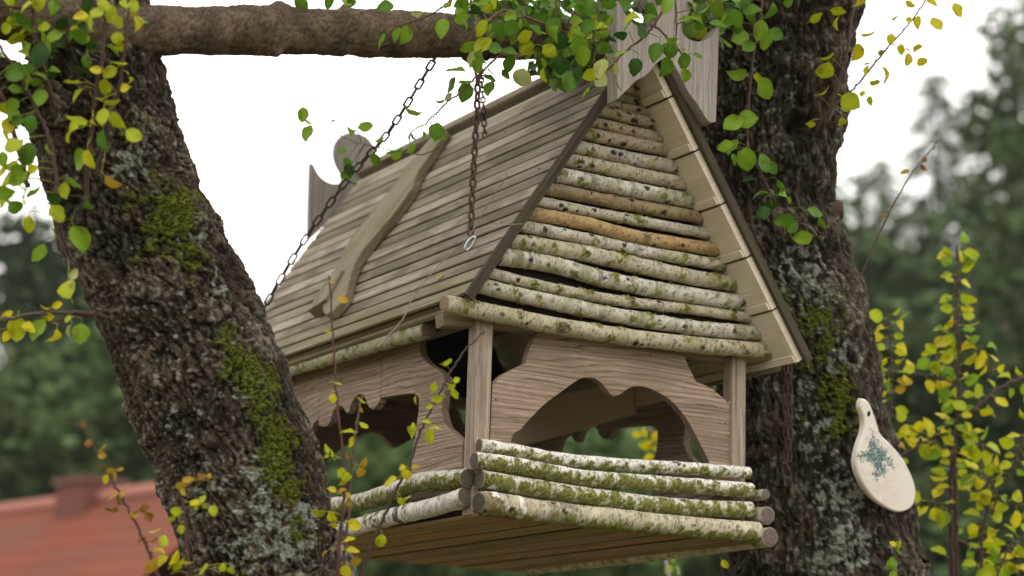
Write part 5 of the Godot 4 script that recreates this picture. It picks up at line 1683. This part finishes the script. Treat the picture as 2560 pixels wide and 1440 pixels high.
	for q in blobs:
		for j in q[4]:
			var dd := r.randf_range(5.38, 5.75)
			var p := at(q[0] + r.randfn() * q[2] * 0.75, q[1] + r.randfn() * q[3] * 0.75, dd)
			var y := (cam_b.x * r.randf_range(-1, 1) + cam_b.y * r.randf_range(-1.2, 0.5) + cam_b.z * r.randf_range(-0.5, 0.5)).normalized()
			var z := (cam_b.z + cam_b.x * r.randf_range(-1, 1) + cam_b.y * r.randf_range(-0.4, 1.2))
			z = (z - y * z.dot(y)).normalized()
			var sz := r.randf_range(0.034, 0.056)
			mm.set_instance_transform(w, Transform3D(Basis(y.cross(z), y, z).scaled_local(Vector3.ONE * sz), p - y * sz * 0.95 - g))
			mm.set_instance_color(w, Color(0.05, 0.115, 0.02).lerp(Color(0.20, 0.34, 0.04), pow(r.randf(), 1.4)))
			w += 1
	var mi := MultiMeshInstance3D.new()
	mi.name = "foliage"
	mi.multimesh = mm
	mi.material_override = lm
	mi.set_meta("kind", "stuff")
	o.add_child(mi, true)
	# long branch trailing down the right trunk
	var a9 := [[1912, -60, 5.45], [1904, 20, 5.46], [1888, 110, 5.47], [1878, 190, 5.48], [1870, 280, 5.49], [1868, 340, 5.50], [1878, 385, 5.50], [1905, 440, 5.50], [1930, 490, 5.52], [1965, 530, 5.55], [2010, 562, 5.58], [2060, 585, 5.60]]
	var t9 := twig(o, "branch", g, a9, 0.0040, 0.0016, Color(0.11, 0.06, 0.045), WINE)
	leaves(t9, g, 5.46, 0.04, [[1850, 92, 195, 46, 2, 1.0], [1900, 77, -100, 52, 2, 1.0], [1913, 105, -90, 44, 2, 0.8], [1940, 87, -35, 40, 1, 1.0], [1869, 119, 205, 40, 1], [1842, 182, 180, 50, 2, 1.0], [1913, 222, -60, 60, 2, 1.0], [1893, 198, -80, 30, 3], [1829, 311, 205, 58, 2, 1.0], [1870, 298, 10, 52, 2, 1.0], [1811, 364, 190, 40, 2, 0.5], [1834, 372, -110, 48, 2, 0.7], [1866, 402, -92, 62, 2, 1.0], [1908, 409, -70, 50, 1, 0.5], [1932, 420, -50, 36, 1], [1837, 400, -60, 32, 1, 0.6], [1871, 449, 190, 34, 0, 0.6], [1900, 480, 170, 46, 1, 0.5], [1958, 462, -40, 36, 1, 0.4], [1971, 488, 0, 50, 2, 0.7], [1929, 512, 0, 42, 0, 0.7], [1908, 530, 210, 38, 0], [1958, 551, 190, 50, 1], [1982, 565, 45, 38, 1], [2006, 594, 190, 48, 2], [2037, 533, -20, 42, 1, 0.4], [2056, 559, -60, 32, 1, 0.4], [1840, 45, -110, 40, 1], [1879, 37, -95, 48, 1, 0.6], [1932, 32, -90, 50, 1, 0.5], [1974, 6, 0, 32, 1], [1811, 58, 180, 46, 2], [1818, 16, 200, 42, 0]])
	# yellowing shoot on the right edge of the trunk
	var a10 := [[2040, 330, 5.72], [2062, 290, 5.68], [2095, 255, 5.66], [2140, 215, 5.66], [2205, 135, 5.66], [2255, 80, 5.66], [2295, 30, 5.66], [2330, -30, 5.66]]
	var t10 := twig(o, "branch", g, a10, 0.0042, 0.0020, GREY, WINE)
	leaves(t10, g, 5.64, 0.03, [[2064, 185, -100, 58, 3, 1.0], [2040, 42, 35, 36, 3, 0.8], [2096, 32, -20, 38, 3, 0.5], [2088, 58, 240, 36, 3, 0.5], [2064, 232, 10, 36, 3, 0.4], [2127, 256, -35, 52, 3, 1.0], [2103, 311, -90, 34, 3], [2030, 311, 0, 20, 3], [2148, 10, -90, 46, 4], [2111, 280, -40, 32, 2, 0.4], [2069, 145, 0, 36, 3, 0.3], [2140, 132, -110, 46, 4, 0.9], [2172, 87, -10, 40, 4, 0.4], [2227, 98, -100, 28, 4], [2251, 126, -90, 28, 4], [2296, 57, -90, 34, 4], [2270, 150, -100, 34, 4, 0.8], [2307, 157, -40, 30, 4], [2296, 121, 0, 27, 4, 0.6], [2341, 61, -60, 38, 4, 0.6], [2394, 26, -60, 38, 4], [2278, 8, -20, 28, 4], [2164, 161, 180, 28, 4, 0.6], [2169, 177, -80, 26, 4], [2220, 187, -55, 48, 4, 0.5], [2204, 132, 0, 20, 4], [2272, 50, 180, 20, 4], [2156, 237, -110, 20, 3], [2177, 253, -80, 26, 3], [2188, 208, -10, 28, 3, 0.3], [2238, 42, 30, 22, 4, 0.5], [2333, 2, 0, 32, 4]])
	twig(o, "branch", g, [[2225, 108, 5.66], [2250, 118, 5.66], [2290, 130, 5.66]], 0.0018, 0.001, WINE, WINE)
	twig(o, "branch", g, [[2140, -60, 5.74], [2125, 80, 5.72], [2105, 180, 5.72], [2078, 260, 5.74]], 0.0055, 0.004, WINE, GREY)
	# bare shoot
	var t11 := twig(o, "branch", g, [[2120, 760, 5.9], [2146, 705, 5.88], [2205, 570, 5.86], [2275, 440, 5.84], [2330, 372, 5.83], [2345, 352, 5.83]], 0.0030, 0.0014, Color(0.12, 0.065, 0.06), Color(0.12, 0.06, 0.05))
	leaves(t11, g, 5.83, 0.01, [[2260, 429, 170, 26, 5, 0.5], [2308, 420, -70, 22, 7, 0.5], [2325, 355, 190, 20, 7, 0.3], [2338, 370, -80, 20, 7, 0.4], [2208, 548, -50, 18, 5, 0.4], [2205, 540, 130, 14, 7, 0.5], [2312, 400, 60, 14, 7]])


func shoot_thing(label: String, rows: Array, r0: float, r1: float, c: Color, lv: Array, d: float) -> Node3D:
	# a young shoot that stands on the meadow; only its upper part is in the frame
	var p: Vector3 = at(rows[0][0], rows[0][1], rows[0][2])
	var q: Vector3 = at(rows[1][0], rows[1][1], rows[1][2])
	var dir := (p - q).normalized()
	var foot := p + dir * (p.y / maxf(-dir.y, 0.3)) * 0.6
	foot.y = 0.0
	var o := thing("sapling_shoot", label, "shoot", foot, "young shoots in front of the feeder house")
	var low := Mb.new()
	simple_tube(low, [Vector3.ZERO, (p - foot) * 0.5 + Vector3(0.01, 0.0, 0.0), p - foot], r0 * 1.8, r0, 7, GREY, c)
	part("lower_stem", low.mesh(), M.twig, o)
	var t := twig(o, "stem", foot, rows, r0, r1, c, c)
	leaves(t, foot, d, 0.015, lv)
	return o


func build_shoots() -> void:
	var wine := Color(0.10, 0.042, 0.045)
	shoot_thing("tall purple shoot left, crossing the eave, tip at the roof batten", [[848, 1470, 4.55], [846, 1400, 4.55], [858, 1260, 4.55], [858, 1150, 4.55], [842, 1000, 4.55], [836, 900, 4.55], [830, 790, 4.55], [824, 690, 4.55]], 0.0042, 0.0018, wine, [[867, 1081, 180, 36, 3, 0.4], [825, 1134, 120, 26, 3], [854, 1180, 60, 24, 3], [865, 1192, 0, 30, 3, 1.0], [857, 1208, -120, 26, 3], [829, 1226, 170, 24, 4], [856, 1228, 30, 22, 5], [829, 1295, 150, 30, 4], [795, 1277, 175, 38, 3, 0.7], [827, 1295, -60, 22, 4], [807, 1387, 220, 30, 5, 0.6], [846, 955, 0, 24, 4, 0.6], [832, 997, -90, 24, 4], [815, 1122, 110, 26, 3], [810, 1142, 190, 26, 3], [857, 752, -30, 30, 5, 0.4], [824, 830, 0, 18, 4], [828, 705, 150, 20, 5, 0.4], [816, 902, 250, 18, 5, 0.4], [838, 1310, 10, 22, 4]], 4.53)
	shoot_thing("middle purple shoot with a curled dry tip under the scalloped side panel", [[852, 1470, 4.56], [860, 1400, 4.56], [872, 1280, 4.56], [880, 1150, 4.56], [892, 1060, 4.56], [906, 988, 4.56]], 0.0046, 0.0024, Color(0.12, 0.065, 0.07), [[908, 1000, -20, 22, 4, 0.6], [907, 1067, -45, 28, 3, 0.4], [875, 1105, 240, 30, 4, 0.5], [911, 1159, 15, 30, 5, 0.6], [902, 1186, -75, 32, 5, 0.9], [872, 1261, -90, 20, 5], [875, 1348, 20, 28, 4, 0.5], [884, 1374, 0, 36, 4, 0.7], [889, 1312, -20, 38, 4, 1.0], [890, 1405, 10, 30, 5], [866, 1428, -60, 32, 4], [870, 1310, 190, 26, 4, 0.6], [868, 1238, 0, 20, 4], [905, 1024, -60, 16, 5], [868, 1140, 150, 16, 7]], 4.54)
	shoot_thing("right dark shoot leaning across the side rails to the corner post", [[895, 1470, 4.6], [905, 1430, 4.6], [950, 1315, 4.6], [990, 1225, 4.6], [1020, 1170, 4.6], [1056, 1070, 4.6], [1095, 990, 4.6], [1130, 925, 4.6], [1170, 868, 4.6], [1212, 828, 4.6]], 0.0044, 0.0018, Color(0.065, 0.035, 0.035), [[1077, 1092, -90, 42, 3, 1.0], [1023, 1082, 210, 37, 3, 0.8], [1035, 1067, 80, 24, 3], [1064, 1055, 170, 20, 3], [1015, 1189, -90, 32, 4, 1.0], [1003, 1168, 180, 20, 4], [1040, 1168, 10, 24, 5, 0.5], [973, 1202, 200, 38, 4, 0.5], [954, 1356, -90, 38, 3, 1.0], [1003, 1255, -80, 22, 3], [1015, 1244, 20, 30, 3, 0.3], [1120, 907, 10, 28, 3, 0.5], [1142, 950, 20, 18, 3], [1087, 965, 60, 28, 3], [1092, 997, 190, 30, 3], [1135, 987, -70, 28, 3], [1072, 1017, 180, 18, 3], [1040, 1000, -90, 22, 3, 0.6], [1085, 1070, 170, 26, 4, 0.5], [1130, 968, 30, 24, 3, 0.6]], 4.57)
	shoot_thing("dry shoot with curled brown leaves in front of the red roof", [[405, 1470, 4.3], [385, 1410, 4.3], [365, 1360, 4.3], [330, 1290, 4.3], [300, 1235, 4.3], [262, 1170, 4.3], [235, 1115, 4.3], [208, 1070, 4.3], [180, 1060, 4.3]], 0.0046, 0.0014, Color(0.085, 0.04, 0.042), [[211, 1062, -80, 24, 7, 0.8], [220, 1108, 180, 22, 7], [257, 1115, 60, 18, 5], [250, 1138, 180, 28, 5], [256, 1164, 0, 16, 7], [278, 1173, 170, 26, 5, 0.5], [287, 1190, -100, 24, 5], [265, 1199, 250, 28, 4], [301, 1173, 0, 16, 5], [281, 1240, 200, 24, 5, 0.5], [306, 1234, 60, 20, 5], [301, 1250, -100, 30, 7], [287, 1278, -80, 22, 7], [271, 1273, 180, 18, 7], [362, 1271, 20, 26, 7], [371, 1294, -60, 32, 7], [332, 1290, 180, 22, 4, 0.5], [390, 1329, 0, 30, 4, 0.4], [411, 1350, 70, 32, 3], [385, 1352, 10, 28, 7, 0.5], [381, 1421, -95, 46, 5, 0.9], [405, 1400, 40, 36, 4, 0.5], [397, 1378, 0, 32, 4, 0.4], [352, 1352, 215, 24, 7, 0.1]], 4.28)
	shoot_thing("short yellow leaved shoot before the foot of the mossy trunk", [[478, 1470, 4.35], [474, 1420, 4.35], [466, 1350, 4.35], [458, 1270, 4.35], [452, 1225, 4.35]], 0.0036, 0.0018, Color(0.085, 0.035, 0.04), [[453, 1212, 20, 28, 5], [460, 1229, -60, 22, 4], [440, 1278, 170, 28, 3], [427, 1294, 190, 26, 3], [485, 1255, 160, 26, 4], [506, 1250, 45, 28, 3], [515, 1266, -45, 20, 3], [534, 1278, -60, 28, 3], [487, 1268, 200, 20, 3], [501, 1188, 60, 18, 7], [524, 1190, 80, 16, 5], [453, 1324, -90, 24, 3], [513, 1428, 30, 40, 3, 0.4], [557, 1419, 60, 22, 3], [577, 1430, -90, 26, 3], [436, 1394, 60, 44, 4, 0.5], [450, 1415, 40, 40, 3, 0.5], [470, 1405, 10, 30, 4, 0.5], [505, 1192, 190, 24, 7, 0.6], [470, 1200, 20, 30, 5, 0.6]], 4.33)
	# two fallen leaf scraps on the lowest roof planks
	var n0 := Vector3(-0.836, 0.549, 0)
	for q in [["pale fallen leaf scrap on the lower roof planks, left of the other one", Vector3(-0.040, 0.597, -0.285), 0.030, 1.0], ["pale fallen leaf scrap on the lower roof planks nearer the front edge", Vector3(-0.036, 0.603, -0.165), 0.034, 0.55]]:
		var f := thing("fallen_leaf", q[0], "leaf", q[1] + G + n0 * 0.003, "leaf scraps on the roof")
		var y: Vector3 = (Vector3(-0.549, -0.836, 0) * 0.3 + Vector3(0, 0, 1.0)).normalized().rotated(n0, q[3])
		part("blade", leaf_meshes[1], leaf_mats[5], f, Transform3D(Basis(y.cross(n0), y, n0).scaled_local(Vector3(q[2] * 0.6, q[2], q[2] * 0.3)), -y * q[2]))
	# dry twig lying on the roof
	var p := at(1040, 738, 4.98)
	var o := thing("dry_twig", "thin grey dry twig lying across the lower roof planks", "twig", p)
	twig(o, "stem", p, [[945, 868, 4.88], [1005, 800, 4.93], [1035, 740, 4.97], [1100, 660, 5.02], [1165, 600, 5.05], [1215, 520, 5.1], [1268, 438, 5.15]], 0.0020, 0.0011, Color(0.20, 0.16, 0.13), Color(0.13, 0.09, 0.075))
	twig(o, "stem", p, [[955, 855, 4.89], [975, 846, 4.89], [998, 824, 4.9]], 0.0014, 0.0009, Color(0.22, 0.18, 0.15), Color(0.22, 0.18, 0.15))
	twig(o, "stem", p, [[1190, 583, 5.07], [1220, 568, 5.05], [1265, 562, 5.02], [1308, 560, 4.98]], 0.0012, 0.0008, Color(0.35, 0.30, 0.25), Color(0.35, 0.30, 0.25))


func build_bush() -> void:
	var D := 6.35
	var p := at(2392, 1470, D)
	var foot := Vector3(p.x, 0, p.z)
	var o := thing("yellow_bush", "upright young shrub with yellow and lime leaves at the right edge", "bush", foot)
	var wine := Color(0.075, 0.035, 0.038)
	var low := Mb.new()
	simple_tube(low, [Vector3.ZERO, p - foot], 0.016, 0.0095, 8, GREY, wine)
	part("lower_stem", low.mesh(), M.twig, o)
	var stems := [
		[[[2392, 1470, D], [2390, 1300, D], [2386, 1150, D], [2396, 1000, D], [2396, 850, D], [2392, 720, D], [2392, 615, D]], 0.0092, 0.0026, 34],
		[[[2378, 1470, D + 0.03], [2376, 1330, D + 0.03], [2374, 1220, D + 0.03], [2384, 1130, D]], 0.008, 0.006, 4],
		[[[2455, 1470, D - 0.05], [2455, 1340, D - 0.05], [2468, 1270, D - 0.05], [2478, 1180, D - 0.05]], 0.0075, 0.004, 12],
		[[[2225, 1470, D - 0.2], [2215, 1300, D - 0.15], [2222, 1150, D - 0.1], [2228, 1000, D - 0.1], [2226, 880, D - 0.1], [2222, 790, D - 0.1]], 0.0042, 0.0026, 22],
		[[[2255, 1140, D], [2310, 1110, D], [2370, 1065, D], [2440, 1020, D], [2500, 970, D], [2580, 940, D]], 0.0065, 0.005, 14],
		[[[2380, 1130, D], [2350, 1110, D], [2315, 1090, D], [2270, 1070, D]], 0.004, 0.002, 8],
		[[[2395, 1090, D], [2430, 1100, D], [2465, 1115, D]], 0.0036, 0.002, 6],
		[[[2384, 1270, D], [2340, 1258, D], [2290, 1250, D]], 0.0042, 0.0026, 7],
		[[[2388, 1345, D], [2440, 1375, D], [2500, 1400, D], [2580, 1440, D]], 0.005, 0.003, 10],
		[[[2396, 920, D], [2360, 895, D], [2330, 885, D]], 0.0036, 0.002, 6],
		[[[2396, 880, D], [2440, 870, D], [2462, 872, D], [2480, 930, D]], 0.003, 0.002, 6],
		[[[2392, 835, D], [2370, 832, D], [2340, 828, D]], 0.0024, 0.0014, 4],
		[[[2520, 1210, D - 0.1], [2540, 1150, D - 0.1], [2562, 1090, D - 0.1], [2600, 1000, D - 0.1]], 0.005, 0.003, 9],
		[[[2480, 1290, D - 0.1], [2490, 1230, D - 0.1], [2462, 1190, D - 0.1], [2440, 1175, D - 0.1]], 0.004, 0.002, 10],
		[[[2500, 1250, D - 0.1], [2560, 1265, D - 0.1], [2600, 1275, D - 0.1]], 0.003, 0.002, 5],
		[[[2190, 945, D - 0.1], [2225, 928, D - 0.1], [2300, 935, D], [2350, 945, D], [2390, 960, D]], 0.0026, 0.0026, 8],
		[[[2480, 1480, D - 0.1], [2500, 1420, D - 0.1], [2530, 1360, D - 0.1], [2580, 1330, D - 0.1]], 0.004, 0.002, 12],
	]
	var k := 0
	for s in stems:
		var t := twig(o, "stem", foot, s[0], s[1], s[2], wine, wine * 1.2)
		leafy(t, foot, s[0], int(s[3] * 1.6), 37.0, [3, 3, 3, 4, 4, 2, 3, 4, 3, 2, 4] if k != 3 else [4, 4, 3, 5, 3], 0.25 if k in [0, 3] else 0.15, 1.02, 820 + k, 0.45)
		k += 1
	# a few leaves on the ragged sprout before the trunk foot and those under the floor
	var p2 := at(2235, 1470, 5.6)
	var f2 := Vector3(p2.x, 0, p2.z)
	var o2 := thing("small_sprout", "small lime sprout in front of the right trunk below the paddle board", "shoot", f2)
	var lw := Mb.new()
	simple_tube(lw, [Vector3.ZERO, p2 - f2], 0.006, 0.0025, 6, GREY, GREY)
	part("lower_stem", lw.mesh(), M.twig, o2)
	var t2 := twig(o2, "stem", f2, [[2235, 1470, 5.6], [2233, 1420, 5.6], [2240, 1370, 5.6]], 0.0022, 0.0012, GREY, GREY)
	leaves(t2, f2, 5.59, 0.01, [[2242, 1362, 80, 22, 3], [2252, 1352, 30, 18, 3], [2232, 1360, 160, 18, 4], [2228, 1405, 110, 34, 2, 0.4], [2238, 1412, -60, 28, 2, 0.6], [2222, 1425, 200, 24, 1, 0.6], [2246, 1380, -80, 20, 2, 0.5], [2234, 1438, -90, 24, 2]])
	var p3 := at(1690, 1560, 6.5)
	var f3 := Vector3(p3.x, 0, p3.z)
	var o3 := thing("small_sprout", "yellow tipped sprig hanging below the floor planks and seen behind the rails", "shoot", f3)
	var l3 := Mb.new()
	simple_tube(l3, [Vector3.ZERO, p3 - f3], 0.008, 0.004, 6, GREY, GREY)
	part("lower_stem", l3.mesh(), M.twig, o3)
	var t3 := twig(o3, "stem", f3, [[1690, 1560, 6.5], [1665, 1400, 6.9], [1650, 1280, 7.1], [1655, 1180, 7.2], [1640, 1100, 7.25], [1622, 1070, 7.25]], 0.006, 0.0035, Color(0.2, 0.16, 0.14), Color(0.25, 0.2, 0.18))
	leaves(t3, f3, 7.2, 0.02, [[1590, 1085, 160, 26, 4], [1612, 1080, 100, 26, 4], [1640, 1090, 60, 30, 4], [1662, 1108, 0, 26, 4], [1612, 1110, 200, 40, 4, 1.0], [1600, 1108, 190, 22, 2], [1645, 1125, -20, 30, 4], [1620, 1145, 210, 30, 4], [1645, 1150, -90, 34, 4], [1655, 1140, -30, 22, 5], [1628, 1160, -100, 26, 4], [1680, 1400, -100, 30, 2], [1700, 1425, -60, 26, 6, 0.4], [1672, 1425, 240, 26, 3]])
	var p4 := at(1808, 1600, 5.6)
	var f4 := Vector3(p4.x, 0, p4.z)
	var o4 := thing("small_sprout", "bare dark sprout with one yellow leaf at the left foot of the right trunk", "shoot", f4)
	var l4 := Mb.new()
	simple_tube(l4, [Vector3.ZERO, p4 - f4], 0.006, 0.003, 6, WINE, WINE)
	part("lower_stem", l4.mesh(), M.twig, o4)
	var t4 := twig(o4, "stem", f4, [[1808, 1600, 5.6], [1812, 1480, 5.6], [1802, 1420, 5.6], [1798, 1380, 5.6]], 0.0025, 0.0016, WINE, WINE)
	leaves(t4, f4, 5.59, 0.01, [[1811, 1412, -65, 26, 4, 0.6]])
